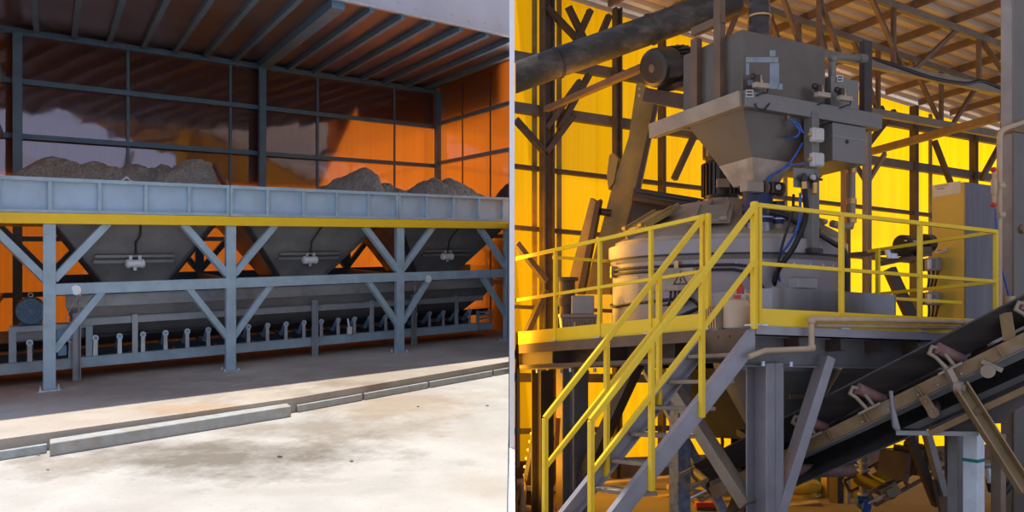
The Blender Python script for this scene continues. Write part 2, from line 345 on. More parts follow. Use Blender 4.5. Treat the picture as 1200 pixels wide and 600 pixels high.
fa = struct('trim_3', MB().box(L, WL-.5, 12, RE-.06, RE-.02, RH-.02, RH+.75), 'fascia_grey', LC)
part('drip_edge', MB().box(L, WL-.5, 12, RE-.09, RE, RH-.05, RH-.015), 'zinc', fa, clip=LC)
sb = MB()
for k in range(24):
    u = .3+.42*k; sb.lathe(L(u, RE-.06, RH+.12+.03*math.sin(k*2.1)), L(0, -1, 0)-L(0, 0, 0), [(0, .018), (.014, .012)], 8)
part('screw_heads', sb, 'zinc', fa, clip=LC)

# dividing wall between the two bays: white end post, yellow sheet behind it
DW = 9.7
struct('wall_centre', MB().hexa([Vector(p) for p in [(-.029, DW, -.8), (.029, DW, -.8), (.03, 19, -1.4), (-.03, 19, -1.4), (-.029, DW, 7.2), (.029, DW, 7.2), (.03, 19, 7.2), (-.03, 19, 7.2)]][:0] or
       [Vector((-.029, DW, -.8)), Vector((.029, DW, -.8)), Vector((.029, DW+.5, -.8)), Vector((-.029, DW+.5, -.8)), Vector((-.029, DW, 7.2)), Vector((.029, DW, 7.2)), Vector((.029, DW+.5, 7.2)), Vector((-.029, DW+.5, 7.2))]), 'divider_white')
struct('wall_side', MB().add([(0, DW+.5, -1.5), (0, 22, -1.9), (0, 22, 4.2), (0, DW+.5, 4.2)], [(0, 1, 2, 3)]), 'yellow_sheet')
struct('divider_light_block', MB().hexa([Vector((x, y, z)) for z in (-1, 4.2) for x, y in ((-.04, DW+.5), (-.03, DW+.5), (-.03, 22), (-.04, 22))]), 'ceiling_brown')  # opaque skin added to keep the yellow glow out of the shed
struct('trim_4', MB().hexa([Vector((-.03, 4, -.5)), Vector((.03, 4, -.5)), Vector((.03, DW, -.5)), Vector((-.03, DW, -.5)), Vector((-.02, 4, .19)), Vector((.02, 4, .19)), Vector((.03, DW, .70)), Vector((-.03, DW, .70))]), 'divider_white')

# ------------------------------------------------------------------ aggregate hopper frame
fr_ = thing('hopper_frame', 'long blue-grey steel frame with braced legs, panelled sideboards and a yellow beam', 'frame', L(4.2, 1.7, 0))
LEGS = (0.0, 2.74, 6.15, 8.98)
for u in LEGS:
    lg = part('leg', MB().box(L, u-.085, u+.085, 0, .17, .02, 2.42), 'steel_blue', fr_, bevel=.008, clip=LC)
    part('foot_plate', MB().box(L, u-.15, u+.15, -.07, .24, 0, .02).bolts([L(u+a, b, .02) for a in (-.12, .12) for b in (-.04, .21)], Z, .018, .03), 'zinc', lg, clip=LC)
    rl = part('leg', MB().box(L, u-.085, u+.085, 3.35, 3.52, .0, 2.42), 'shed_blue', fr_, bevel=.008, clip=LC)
    for s_ in (-1, 1):
        if u == 0 and s_ == -1: pass
        part('brace', MB().bar(L(u+s_*.05, .085, 1.60), L(u+s_*.80, .085, 2.44), .11, .11), 'steel_blue', fr_, clip=LC, bevel=.006)
        if not (u == 0 and s_ == -1):
            part('brace', MB().bar(L(u+s_*.05, .085, .56), L(u+s_*.72, .085, 1.41), .10, .10), 'steel_blue', fr_, clip=LC, bevel=.006)
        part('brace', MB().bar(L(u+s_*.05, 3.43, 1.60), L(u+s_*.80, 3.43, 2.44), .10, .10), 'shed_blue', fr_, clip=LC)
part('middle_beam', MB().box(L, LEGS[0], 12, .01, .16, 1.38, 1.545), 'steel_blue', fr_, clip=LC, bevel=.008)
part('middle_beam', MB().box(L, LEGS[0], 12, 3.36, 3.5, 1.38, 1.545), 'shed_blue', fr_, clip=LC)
for u in LEGS[:3]:
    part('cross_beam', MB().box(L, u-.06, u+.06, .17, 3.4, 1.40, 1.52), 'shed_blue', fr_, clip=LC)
part('yellow_beam', MB().box(L, -1.6, 12, -.03, .17, 2.42, 2.575), 'yellow_paint', fr_, 'yellow painted beam', LC, bevel=.008)
part('yellow_beam', MB().box(L, -1.6, 12, 3.33, 3.5, 2.42, 2.575), 'yellow_paint', fr_, 'yellow painted beam', LC)
BAY = [(-4.05, -.67), (-.67, 2.71), (2.71, 6.09), (6.09, 9.47), (9.47, 12.85)]
for (a, b) in BAY:
    if a > 9.4: continue
    a = max(a, -1.6)
    sp = part('sideboard', MB().box(L, a+.01, b-.01, .05, .065, 2.6, 3.07), 'steel_panel', fr_, clip=LC)
    part('flange', MB().box(L, a+.005, b-.005, -.03, .07, 3.035, 3.09).box(L, a+.005, b-.005, -.03, .07, 2.578, 2.625), 'steel_blue', sp, clip=LC, bevel=.004)
    for k in range(6):
        u = b-.676*k
        if u < a-.01: continue
        d = .03 if k == 0 else (-.03 if abs(u-a) < .02 else 0)
        part('rib', MB().box(L, u-d-.026, u-d+.026, -.02, .055, 2.62, 3.04), 'steel_blue', sp, clip=LC, bevel=.004)
    part('sideboard', MB().box(L, a+.01, b-.01, 3.40, 3.415, 2.6, 3.09), 'steel_panel', fr_, clip=LC)
    part('end_plate', MB().box(L, b-.03, b-.01, .07, 3.4, 2.6, 3.09), 'hopper_dark', fr_, clip=LC)

# hoppers hanging in the frame
HOP = [(1.24, 1.34, 1.27, .52), (4.38, 1.46, 4.27, .45), (7.60, 1.48, 7.40, .52)]
where = ['leftmost of the three, beside the motor', 'middle one of the three', 'rightmost one, nearest the white dividing wall']
for i, (ct, wt, cb, wbm) in enumerate(HOP):
    t = thing('storage_hopper', 'dark grey tapered hopper with white vibrator, '+where[i], 'hopper', L(cb, 1.7, 1.46), 'storage hoppers in the frame')
    part('shell', MB().frustum(L, (cb-wbm, cb+wbm, .85, 2.5), (ct-wt, ct+wt, .12, 3.28), 1.46, 2.60), 'hopper_grey', t, clip=LC)
    part('outlet', MB().box(L, cb-wbm, cb+wbm, .85, 2.5, 1.36, 1.46).box(L, cb-wbm-.04, cb+wbm+.04, .81, 2.54, 1.44, 1.47), 'hopper_dark', t, clip=LC)
    for s_ in (-1, 1):
        a0 = L(cb+s_*(wbm+.005), .84, 1.47); a1 = L(ct+s_*(wt+.005), .11, 2.59)
        part('side_shade_strip', MB().bar(a0, a1, .10, .03), 'hopper_dark', t, clip=LC)  # dark bars: shade of the hopper's side faces put into colour
    vb_ = L.onv([158, 362, 522][i], [308, 304, 300][i], .58)
    vu, vh = vb_[0], vb_[2]
    fv = lambda h: .12+(2.60-h)/1.14*.73           # front face depth at height h
    n_ = 'mount_bar'
    part(n_, MB().box(L, vu-.62, vu+.62, fv(vh+.02)-.06, fv(vh+.02)+.04, vh+.0, vh+.05).box(L, vu-.60, vu+.62, fv(vh+.12)-.07, fv(vh+.12)+.04, vh+.09, vh+.13), 'hopper_grey', t, clip=LC)
    c = L(vu, fv(vh)-.12, vh-.01); e = (L(1, 0, 0)-L(0, 0, 0)).normalized()
    vm = part('vibrator', MB().lathe(c-e*.14, e, [(0, .055), (.015, .072), (.05, .075), (.055, .066), (.225, .066), (.23, .075), (.265, .072), (.28, .055)], 18), 'white_enamel', t, 'white vibrator motor', LC)
    for du in (-.10, .04): part('clamp', MB().box(L, vu+du, vu+du+.05, fv(vh)-.18, fv(vh)-.02, vh+.05, vh+.12), 'zinc', vm, clip=LC)
    part('terminal_box', MB().box(L, vu-.03, vu+.02, fv(vh)-.15, fv(vh)-.1, vh-.12, vh-.06), 'zinc', vm, clip=LC)
    q = lambda du, h: L(vu+du, fv(h)-.03, h)
    part('cable', MB().curve([L(vu, fv(vh)-.1, vh+.06), q(.01, vh+.2), q(.0, vh+.32), q(.06, vh+.44), q(.17 if i else .05, 2.46)], .014, 6).ball(q(.0, vh+.33), .022, 8), 'cable_black', t, clip=LC)

# aggregate heaps
def heap(label, peaks, u0, u1, v0, v1, base, clip=LC, n=110, mtl='gravel'):
    """peaks: (u, v, h, slope)"""
    nu, nv = n, int(n*.6); V = []; mb = MB()
    for j in range(nv+1):
        for i in range(nu+1):
            u = u0+(u1-u0)*i/nu; v = v0+(v1-v0)*j/nv
            w_ = mnoise.noise(Vector((u*1.1, v*1.1, 3)))*.25
            hh = base
            for (pu, pv, ph, sl) in peaks:
                d = math.hypot((u-pu), (v-pv)*.9)+w_; hh = max(hh, ph-sl*math.sqrt(d*d+.02)+.02)
            if hh > base: hh = max(base, hh+.07*mnoise.noise(Vector((u*3, v*3, 1)))+.035*mnoise.noise(Vector((u*9, v*9, 5)))+.02*mnoise.noise(Vector((u*23, v*23, 5))))
            V.append(L(u, v, hh))
    fs = [(j*(nu+1)+i, j*(nu+1)+i+1, (j+1)*(nu+1)+i+1, (j+1)*(nu+1)+i) for j in range(nv) for i in range(nu)]
    mb.add(V, fs, False)
    ring = [i for i in range(nu+1)]+[j*(nu+1)+nu for j in range(1, nv+1)]+[nv*(nu+1)+i for i in range(nu-1, -1, -1)]+[j*(nu+1) for j in range(nv-1, 0, -1)]
    k = len(mb.V); m = len(ring)
    for i in ring:
        q = L.loc(V[i]); mb.V.append(L(q[0], q[1], base-.1))
    for i in range(m):
        mb.F.append((ring[i], ring[(i+1) % m], k+(i+1) % m, k+i)); mb.S.append(False)
    mb.F.append(tuple(range(k, k+m))); mb.S.append(False)
    o = part('gravel_heap', mb, mtl, clip=clip)
    return tag(o, label, 'gravel', 'aggregate heaps in the bins')
heap('long grey gravel heap with a ridge, in the leftmost bin', [(.15, 1.9, 3.66, .62), (.7, 2.0, 3.60, .55), (1.3, 2.1, 3.56, .5), (1.9, 2.1, 3.56, .5), (2.38, 1.7, 3.72, .62)], -.6, 2.66, .1, 3.35, 2.72)
heap('tall pointed grey gravel heap in the middle bin', [(6.05, 1.8, 3.82, .66), (5.72, 1.9, 3.66, .62), (5.2, 2.2, 3.38, .6), (3.3, 1.8, 3.06, .4)], 2.76, 6.05+.0, .1, 3.35, 2.72)
heap('low rounded dark gravel heap before the blue corner column', [(7.85, 1.8, 3.60, .5), (8.25, 1.7, 3.62, .55), (6.5, 1.7, 3.45, .62)], 6.14, 9.42, .1, 3.35, 2.72)
heap('dark gravel heap at the far right beside the white dividing wall', [(9.62, .75, 3.55, .5)], 9.44, 9.74, .1, 1.6, 2.72, mtl='hopper_dark')
t = part('divider_bar', MB().bar(L(2.62, 1.0, 3.50), L(2.74, .25, 2.98), .05, .09), 'rust_brown', clip=LC); tag(t, 'short red-brown sloping steel bar at the right end of the long gravel heap', 'bar')
t = part('lifting_hook', MB().tube([L(1.0, .02, 3.09), L(1.07, .02, 3.15), L(1.14, .02, 3.09)], .012, 6), 'zinc'); tag(t, 'small bent wire lifting eye on top of the sideboard', 'hook')

# gathering trough and belt conveyor under the hoppers
t = thing('gathering_trough', 'long grey steel skirt trough above the belt conveyor', 'trough', L(4.4, 1.4, .6))
VC = .8
part('upper_band', MB().box(L, .22, 9.02, VC, VC+.02, 1.13, 1.31).box(L, .22, 9.02, VC, VC+.08, 1.30, 1.32), 'trough_grey', t, clip=LC)
part('side_plate', MB().hexa([L(.30, VC+.06, .93), L(8.75, VC+.06, .93), L(8.75, VC+.10, .93), L(.30, VC+.10, .93), L(.24, VC+.03, 1.13), L(9.0, VC+.03, 1.13), L(9.0, VC+.07, 1.13), L(.24, VC+.07, 1.13)]), 'hopper_grey', t, clip=LC)
part('lower_band', MB().box(L, .28, 8.70, VC-.01, VC+.01, .84, .95).box(L, .28, 8.70, VC-.01, VC+.1, .94, .955), 'trough_grey', t, clip=LC)
part('side_plate', MB().hexa([L(.75, VC+.34, .56), L(8.2, VC+.34, .56), L(8.2, VC+.38, .56), L(.75, VC+.38, .56), L(.30, VC+.03, .93), L(8.68, VC+.03, .93), L(8.68, VC+.07, .93), L(.30, VC+.07, .93)]), 'hopper_grey', t, clip=LC)
part('side_plate', MB().hexa([L(.75, 1.9, .56), L(8.2, 1.9, .56), L(8.2, 1.94, .56), L(.75, 1.94, .56), L(.24, 2.4, 1.3), L(9.0, 2.4, 1.3), L(9.0, 2.44, 1.3), L(.24, 2.44, 1.3)]), 'hopper_dark', t, clip=LC)
for (a, b) in ((.24, .75), (9.0, 8.2)):
    part('end_sheet', MB().prism([L(a, VC+.03, 1.3), L(a, 2.4, 1.3), L(b, 1.9, .56), L(b, VC+.36, .56)], L(.02, 0, 0)-L(0, 0, 0)), 'hopper_dark', t, clip=LC)
for x in (158, 435, 534):
    u = L.onv(x, 370, VC)[0]
    part('post', MB().box(L, u-.045, u+.045, VC-.06, VC-.015, .34, .98), 'trough_grey', t, clip=LC, bevel=.006)

t = thing('belt_conveyor', 'low horizontal belt conveyor with idler rollers running along the floor under the hoppers', 'conveyor', L(4.2, 1.3, 0))
part('frame_beam', MB().box(L, -1.4, 8.95, VC-.05, VC+.0, .20, .34).box(L, -1.4, 8.95, VC-.06, VC+.06, .335, .35).box(L, -1.4, 8.95, VC-.06, VC+.06, .19, .203), 'steel_blue', t, clip=LC)
part('frame_beam', MB().box(L, -1.4, 8.95, 1.95, 2.0, .20, .35), 'shed_blue', t, clip=LC)
for k in range(14):
    u = -1.0+.75*k
    part('cross_bar', MB().box(L, u-.03, u+.03, VC, 1.95, .21, .27), 'shed_blue', t, clip=LC)
part('belt', MB().hexa([L(-1.2, 1.05, .50), L(8.9, 1.05, .50), L(8.9, 1.75, .50), L(-1.2, 1.75, .50), L(-1.2, 1.05, .515), L(8.9, 1.05, .515), L(8.9, 1.75, .515), L(-1.2, 1.75, .515)])
     .hexa([L(-1.2, .86, .64), L(8.9, .86, .64), L(8.9, 1.05, .50), L(-1.2, 1.05, .50), L(-1.2, .86, .655), L(8.9, .86, .655), L(8.9, 1.05, .515), L(-1.2, 1.05, .515)])
     .box(L, -1.2, 8.9, 1.0, 1.8, .15, .165), 'black_rubber', t, clip=LC)
for u in [-.27, .30]+[.66+.365*k for k in range(22)]:
    b = part('idler_bracket', MB().prism([L(u-.035, VC, .35), L(u+.035, VC, .35), L(u+.028, VC, .62), L(u-.028, VC, .62)], L(0, .012, 0)-L(0, 0, 0))
             .lathe(L(u, VC-.02, .635), L(0, 1, 0)-L(0, 0, 0), [(0, .045), (.05, .045)], 12), 'zinc', t, clip=LC)
    part('roller', MB().cyl(L(u, VC+.03, .62), L(u, 1.10, .45), .05, 12).cyl(L(u, 1.12, .44), L(u, 1.7, .44), .05, 12).lathe(L(u, VC-.03, .635), L(0, 1, 0)-L(0, 0, 0), [(0, .03), (.012, .03)], 10), 'roller_blue', b, 'blue-capped idler roller', LC)
part('tail_frame', MB().box(L, 8.5, 8.56, VC-.08, VC, .2, .62).box(L, 8.56, 8.98, VC-.04, VC, .42, .46).box(L, 8.56, 8.98, VC-.04, VC, .56, .60).cyl(L(8.6, VC-.02, .51), L(8.97, VC-.02, .51), .02, 8), 'trough_grey', t, clip=LC)
for x in (90, 369, 485):
    u = L.onv(x, 390, VC-.1)[0]
    part('hanger_post', MB().box(L, u-.06, u-.045, VC-.14, VC-.06, .0, 1.02).box(L, u+.045, u+.06, VC-.14, VC-.06, .0, 1.02).box(L, u-.06, u+.06, VC-.075, VC-.06, .0, 1.05), 'trough_grey', t, clip=LC, bevel=.004)
for u in (1.6, 4.2, 6.6):
    part('stand', MB().box(L, u-.04, u+.04, 1.9, 1.98, 0, .2), 'shed_blue', t, clip=LC)

t = thing('motor_stand', 'small light steel stand carrying the blue electric motor', 'stand', L(-.1, 1.1, .35))
part('top_rail', MB().box(L, -.55, .62, .84, .92, .80, .88).box(L, -.55, .62, 1.3, 1.36, .80, .86), 'steel_blue', t)
part('post', MB().box(L, -.55, -.45, .84, .92, .35, .80), 'steel_blue', t); part('post', MB().box(L, .52, .62, .84, .92, .35, .80), 'steel_blue', t)
part('drive_box', MB().box(L, -.52, .60, 1.0, 1.04, .55, .84), 'trough_grey', t); part('switch', MB().box(L, .12, .24, .78, .84, .40, .56).box(L, .10, .22, .8, .84, .60, .80), 'roller_blue', t)
t = thing('electric_motor', 'dark blue electric motor with a round grille, left of the first leg', 'motor', L(-.26, 1.2, .88))
c = L(-.26, .86, 1.10); e = (L(0, 1, 0)-L(0, 0, 0)).normalized()
part('body', MB().lathe(c+e*.08, e, [(0, .19), (.02, .205), (.12, .205), (.13, .185), (.45, .185), (.46, .20), (.52, .19)], 28).box(L, -.42, -.10, 1.0, 1.3, .88, .93), 'motor_blue', t)
g = MB()
x_ = e.cross(Z).normalized()
for r_ in (.05, .085, .12, .155, .185):
    g.tube([c+e*(.02+.25*r_*r_)+x_*r_*math.cos(a*math.pi/12)+Z*r_*math.sin(a*math.pi/12) for a in range(25)], .007, 5)
for a in range(12): g.bar(c+e*.025, c+e*.05+x_*.19*math.cos(a*math.pi/6)+Z*.19*math.sin(a*math.pi/6), .008)
part('grille', g.lathe(c+e*.0, e, [(.05, .2), (.09, .205)], 28, False), 'roller_blue', t, 'pale blue wire grille')
ey = MB(); ey.tube([L(-.26, .98, 1.30)+x_*.03*math.cos(a*math.pi/6)+Z*(.045+.03*math.sin(a*math.pi/6)) for a in range(13)], .009, 6); part('lifting_eye', ey, 'zinc', t)
# chains with shackles by the posts
for x, lab in ((93, 'thin chain hanging from the beam beside the first leg'), (486, 'thin chain hanging from the beam beside the third leg')):
    u = L.onv(x, 360, .5)[0]; ch = MB()
    for k in range(13):
        cc = L(u+.012*math.sin(k*.5), .5, 1.36-.034*k); ax = Vector((1, 0, 0)) if k % 2 else Vector((0, 1, 0))
        ch.tube([cc+ax*.011*math.cos(a*math.pi/4)+Z*.022*math.sin(a*math.pi/4) for a in range(9)], .005, 5)
    ch.ball(L(u, .5, 1.22), .03, 8, (1, 1, 1.6)); ch.ball(L(u, .5, 1.02), .03, 8, (.8, .8, 1.8)).bar(L(u, .5, .93), L(u, .62, .93), .03); ch.bar(L(u, .17, 1.37), L(u, .5, 1.37), .03)
    if x == 93: ch.tube([L(u-.02, .5, 1.36), L(u-.17, .5, 1.05), L(u-.19, .5, .95)], .008, 5)
    tag(part('hanging_chain', ch, 'zinc', clip=LC), lab, 'chain', 'hanging chains')
# guard lamp covers / bright rings on the middle beam
for x, y, lab in ((89, 340, 'round whitish patch plate on the middle beam near the first leg'), (502, 327, 'round whitish patch plate on the middle beam near the third leg')):
    u, _, h = L.onv(x, y, -.0)
    tag(part('patch_plate', MB().lathe(L(u, .012, h), L(0, -1, 0)-L(0, 0, 0), [(0, .075), (.014, .07)], 20).lathe(L(u, -.002, h), L(0, -1, 0)-L(0, 0, 0), [(0, .012), (.012, .01)], 8), 'white_enamel'), lab, 'plate', 'patch plates on the beam')

u, _, h = L.onv(409, 382, VC-.06)
t = thing('pull_switch', 'small pale pull-cord switch on the conveyor frame left of the third leg', 'switch', L(u, VC-.06, .35))
part('box', MB().box(L, u-.05, u+.05, VC-.12, VC-.06, .36, .50), 'white_enamel', t, bevel=.006); part('lever', MB().bar(L(u-.01, VC-.1, .50), L(u-.04, VC-.1, .66), .03, .03), 'zinc', t)
# kerb along the slab
p0 = L(.03, -3.32, -.2); q0 = L(3.0, -3.12, -.2)
def kb(u0, v0, u1, v1, d0, h, name, m, lab, grp=None):
    mb = MB().hexa([L(u0, v0, -.2), L(u1, v1, -.2), L(u1, v1+d0, -.2), L(u0, v0+d0, -.2), L(u0, v0, h), L(u1, v1, h), L(u1, v1+d0, h), L(u0, v0+d0, h)])
    tag(part(name, mb, m, clip=LC, bevel=.01), lab, 'kerb', grp)
kb(.0, -3.36, 2.95, -3.22, .24, -.055, 'kerb_beam', 'concrete_beam', 'long pale concrete kerb beam lying against the slab edge, its top sunlit')
kb(-1.4, -3.22, -.03, -3.16, .06, -.10, 'kerb_block', 'concrete_block', 'grey concrete kerb block left of the long pale beam', 'kerb blocks along the slab')
for i, (a, b) in enumerate(((3.1, 4.2), (4.24, 5.5), (5.54, 7.0), (7.04, 9.4))):
    kb(a, -2.98+.14*(a-3)-.06, b, -2.98+.14*(b-3)-.06, .055, -.10, 'kerb_block', 'concrete_beam', ['short grey kerb block just right of the long pale beam', 'second grey kerb block right of the long pale beam', 'third grey kerb block right of the long pale beam', 'last grey kerb block, ending at the white dividing wall'][i], 'kerb blocks along the slab')
for i, (x, y, r_) in enumerate(((56+0, 551, .025), (328, 536, .05), (412, 541, .04), (490, 477, .035), (571, 476, .04), (45, 534, .03))):
    u, v, _ = L.onh(x, y, -.2)
    mb = MB().ball(L(u, v, -.2+r_*.25), r_*.5, 9, (1.2, .8, .55))
    for k, q in enumerate(mb.V): mb.V[k] = q+Vector((0, 0, 1))*r_*.2*mnoise.noise(q*40)
    tag(part('stone', mb, 'gravel'), ['tiny dark stone below the left kerb block', 'dark flat stone beside the dark stain on the yard', 'lone dark pebble right of the dark stain on the yard', 'small dark stone near the kerb on the sandy patch', 'small dark stone lying near the white dividing wall', 'small dark pebble at the far left below the kerb'][i], 'stone', 'loose stones on the yard')

# ================================================================== RIGHT BAY: mixing hall
RC = 1
mat('hall_steel', (0.155, 0.148, 0.142), 0.45, 0.25, 0.15, 4, (0.12, 0.10, 0.08), 0.45, 3)
mat('hall_steel_light', (0.29, 0.28, 0.265), 0.42, 0.25, 0.12, 4, (0.2, 0.17, 0.13), 0.4, 3)
mat('stair_grey', (0.30, 0.285, 0.295), 0.45, 0.2, 0.10, 4, (0.42, 0.40, 0.38), 0.25, 5)
mat('dark_brown_steel', (0.055, 0.036, 0.024), 0.6, 0.1, 0.25, 4, (0.12, 0.08, 0.05), 0.4, 3)
mat('beam_brown', (0.15, 0.090, 0.048), 0.55, 0.1, 0.2, 4, (0.09, 0.06, 0.04), 0.4, 3)
mat('truss_grey', (0.20, 0.165, 0.12), 0.5, 0.2, 0.18, 4)
mat('tan_leg_lit', (0.33, 0.215, 0.09), 0.5, 0.1, 0.14, 4, (0.42, 0.36, 0.28), 0.35, 5)  # lighter copy of the frame tan; light on the leg's top is in the colour
mat('tan_paint', (0.22, 0.130, 0.045), 0.5, 0.1, 0.14, 4, (0.42, 0.36, 0.28), 0.35, 5)
mat('ochre_plate', (0.30, 0.20, 0.045), 0.5, 0.1, 0.22, 3, (0.16, 0.09, 0.03), 0.55, 2.5)  # yellow light on the skip track's neutral steel is put into this base
mat('roof_sheet', (0.55, 0.45, 0.33), 0.5, 0.1, 0.10, 2, (0.36, 0.30, 0.22), 0.4, 1.5)  # galvanised roof with the wall's warm light put into the base
mat('bin_steel', (0.130, 0.106, 0.080), 0.38, 0.45, 0.22, 1.6, (0.085, 0.06, 0.04), 0.5, 2)
mat('tank_steel', (0.195, 0.178, 0.150), 0.42, 0.35, 0.12, 2, (0.16, 0.14, 0.11), 0.4, 2)
mat('primer_patch', (0.24, 0.28, 0.30), 0.7, 0.0, 0.2, 8)
mat('dusty_steel', (0.36, 0.28, 0.20), 0.9, 0.0, 0.22, 7, (0.50, 0.42, 0.33), 0.5, 4, 0.3, 40)
mat('screw_pipe', (0.050, 0.043, 0.035), 0.55, 0.1, 0.25, 3, (0.26, 0.22, 0.17), 0.45, 3.5, streak=(0.6, 1.2, 1.2), spec=0.2)
mat('motor_black', (0.040, 0.030, 0.022), 0.35, 0.2, 0.2, 6)
mat('mixer_grey', (0.31, 0.28, 0.27), 0.42, 0.25, 0.10, 2, (0.28, 0.23, 0.17), 0.45, 2.2)
mat('mixer_tan', (0.30, 0.235, 0.16), 0.5, 0.15, 0.15, 3, (0.40, 0.33, 0.25), 0.4, 3)
mat('stainless', (0.25, 0.24, 0.24), 0.28, 0.85, 0.06, 1, (0.36, 0.35, 0.35), 0.5, 1, streak=(6, 6, .6))
mat('cabinet_yellow', (0.62, 0.42, 0.06), 0.45, 0.0, 0.08, 2, (0.45, 0.30, 0.06), 0.4, 2)
mat('paper', (0.62, 0.55, 0.40), 0.9, 0.0, 0.06, 8)
mat('pvc_tan', (0.50, 0.36, 0.22), 0.5, 0.0, 0.10, 6, (0.35, 0.25, 0.15), 0.4, 5)
mat('grey_plastic', (0.50, 0.46, 0.41), 0.5, 0.0, 0.05, 6)
mat('jug_plastic', (0.55, 0.42, 0.28), 0.45, 0.0, 0.10, 4)
mat('navy_rubber', (0.015, 0.025, 0.075), 0.6, 0.0, 0.2, 8)
mat('blue_hose', (0.03, 0.09, 0.38), 0.4, 0.0, 0.1, 8)
mat('red_plastic', (0.55, 0.03, 0.02), 0.45, 0.0, 0.1, 8)
mat('brass', (0.55, 0.33, 0.12), 0.35, 0.7, 0.1, 8)
mat('roller_red', (0.26, 0.13, 0.11), 0.55, 0.1, 0.30, 5, (0.36, 0.30, 0.27), 0.6, 4)
mat('belt_black', (0.046, 0.039, 0.034), 0.5, 0.0, 0.3, 3, (0.085, 0.075, 0.065), 0.5, 2, streak=(0.3, 4, 4))
mat('white_post', (0.82, 0.88, 0.90), 0.5, 0.0, 0.08, 3, (0.5, 0.52, 0.5), 0.4, 4)
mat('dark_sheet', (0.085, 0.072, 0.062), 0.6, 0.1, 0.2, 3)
mat('teal_tape', (0.01, 0.22, 0.20), 0.5)
mat('barrel_green', (0.04, 0.13, 0.10), 0.45, 0.0, 0.15, 4)
mat('barrel_blue', (0.03, 0.08, 0.20), 0.45, 0.0, 0.15, 4)
mat('valve_blue', (0.03, 0.10, 0.42), 0.4)
mat('wood_tread', (0.26, 0.20, 0.14), 0.8, 0.0, 0.25, 6, (0.40, 0.33, 0.25), 0.5, 5)
mat('girt_brown', (0.115, 0.085, 0.058), 0.55, 0.1, 0.2, 4)
mat('dark_gap', (0.03, 0.028, 0.027), 0.8)
mat('warning_black', (0.05, 0.03, 0.01), 0.6)
mat('blue_flake', (0.22, 0.28, 0.38), 0.6, 0.0, 0.25, 14, (0.10, 0.11, 0.13), 0.8, 9)
mat('lemon_bag', (0.62, 0.40, 0.03), 0.8, 0.0, 0.2, 6)
poly_mat('clear_sheet', (0.85, 0.82, 0.72), (0.8, 0.8, 0.8), 1.3, 0.3, (6, 6, .2), (0.1, 0.1, 0.09))

def RV(x, y, v): return R(*R.onv(x, y, v))
def RU(x, y, u): return R(*R.onu(x, y, u))
def uv(x, v): return R.onv(x, 300, v)[0]
eu = (R(1, 0, 0)-R(0, 0, 0)); eu.z = 0; eu.normalize()
ev = (R(0, 1, 0)-R(0, 0, 0)); ev.z = 0; ev.normalize()
dU = R(1, 0, 0)-R(0, 0, 0); dV = R(0, 1, 0)-R(0, 0, 0)

# ------------------------------------------------------------------ structure: floor, wall, roof
struct('floor_hall', MB().box(R, -8, 24, -4, 9, -.3, 0), 'hall_floor', RC)
BV = 8.0
roof_h = lambda u: 8.79-.0915*(u-5.41)
wr2 = struct('wall_rear', MB().add([R(-3, BV, .35), R(26, BV, .35), R(26, BV, roof_h(26)-.16), R(-3, BV, roof_h(-3)-.16)], [(0, 1, 2, 3)]), 'yellow_sheet', RC)
part('plinth', MB().box(R, -3, 26, BV-.05, BV+.15, 0, .36), 'beam_brown', wr2, clip=RC)
for (u0, u1, h0, h1) in ((2.9, 5.1, 2.05, 2.6), (5.3, 8.6, 1.95, 2.45), (3.8, 4.9, 2.9, 3.6)):
    part('clear_panel', MB().add([R(u0, BV-.03, h0), R(u1, BV-.03, h0), R(u1, BV-.03, h1), R(u0, BV-.03, h1)], [(0, 1, 2, 3)]), 'clear_sheet', wr2, 'pale clear sheet panel', RC)
for h, w_ in ((7.52, .09), (6.62, .09), (5.58, .035), (4.50, .035), (3.1, .03), (1.85, .08), (.9, .05)):
    part('girt', MB().box(R, -3, 26, BV-.16, BV-.06, h-w_, h+w_), 'girt_brown' if h > 6 else 'dark_brown_steel', wr2, clip=RC)
for x, w_ in ((638, .105), (720, .07), (779, .035), (1075, .05), (1145, .05)):
    u = uv(x, BV-.2)
    part('column', MB().ibeam(R(u, BV-.28, 0), R(u, BV-.28, roof_h(u)-.2), w_*2, w_*2, .03, up=dU) if w_ > .06 else MB().box(R, u-w_, u+w_, BV-.2, BV-.05, 0, roof_h(u)-.2), 'dark_brown_steel', wr2, clip=RC)
for x in (626, 655, 1090, 920):
    u = uv(x, BV-.02); part('joint_strip', MB().box(R, u-.045, u+.045, BV-.04, BV-.01, .3, roof_h(u)-.2), 'ochre_plate', wr2, clip=RC)
for (x0, y0, x1, y1) in ((640, 8, 692, 62), (666, 8, 692, 62), (692, 12, 670, 60), (714, 18, 696, 60), (690, 88, 655, 150), (640, 150, 680, 95), (604, 140, 638, 178), (640, 178, 672, 135),
                         (1034, 126, 950, 215), (1095, 165, 1120, 230), (1005, 185, 1048, 130), (1172, 170, 1150, 210), (820, 145, 790, 210), (640, 330, 605, 285), (640, 340, 604, 420), (757, 150, 740, 215)):
    part('brace', MB().bar(RV(x0, y0, BV-.35), RV(x1, y1, BV-.35), .10, .10, up=dV), 'dark_brown_steel', wr2, clip=RC)

V0, V1 = 3.5, BV+.5
rb_ = MB(); prof = []
v = V0
while v < V1:
    prof += [(v, 0), (v+.12, 0), (v+.16, .08), (v+.26, .08)]; v += .30
U0, U1 = -6, 24
rb_.add([R(U0, a, roof_h(U0)+b) for a, b in prof]+[R(U1, a, roof_h(U1)+b) for a, b in prof], [(i, i+1, len(prof)+i+1, len(prof)+i) for i in range(len(prof)-1)])
rf = struct('ceiling_hall', rb_, 'roof_sheet', RC)
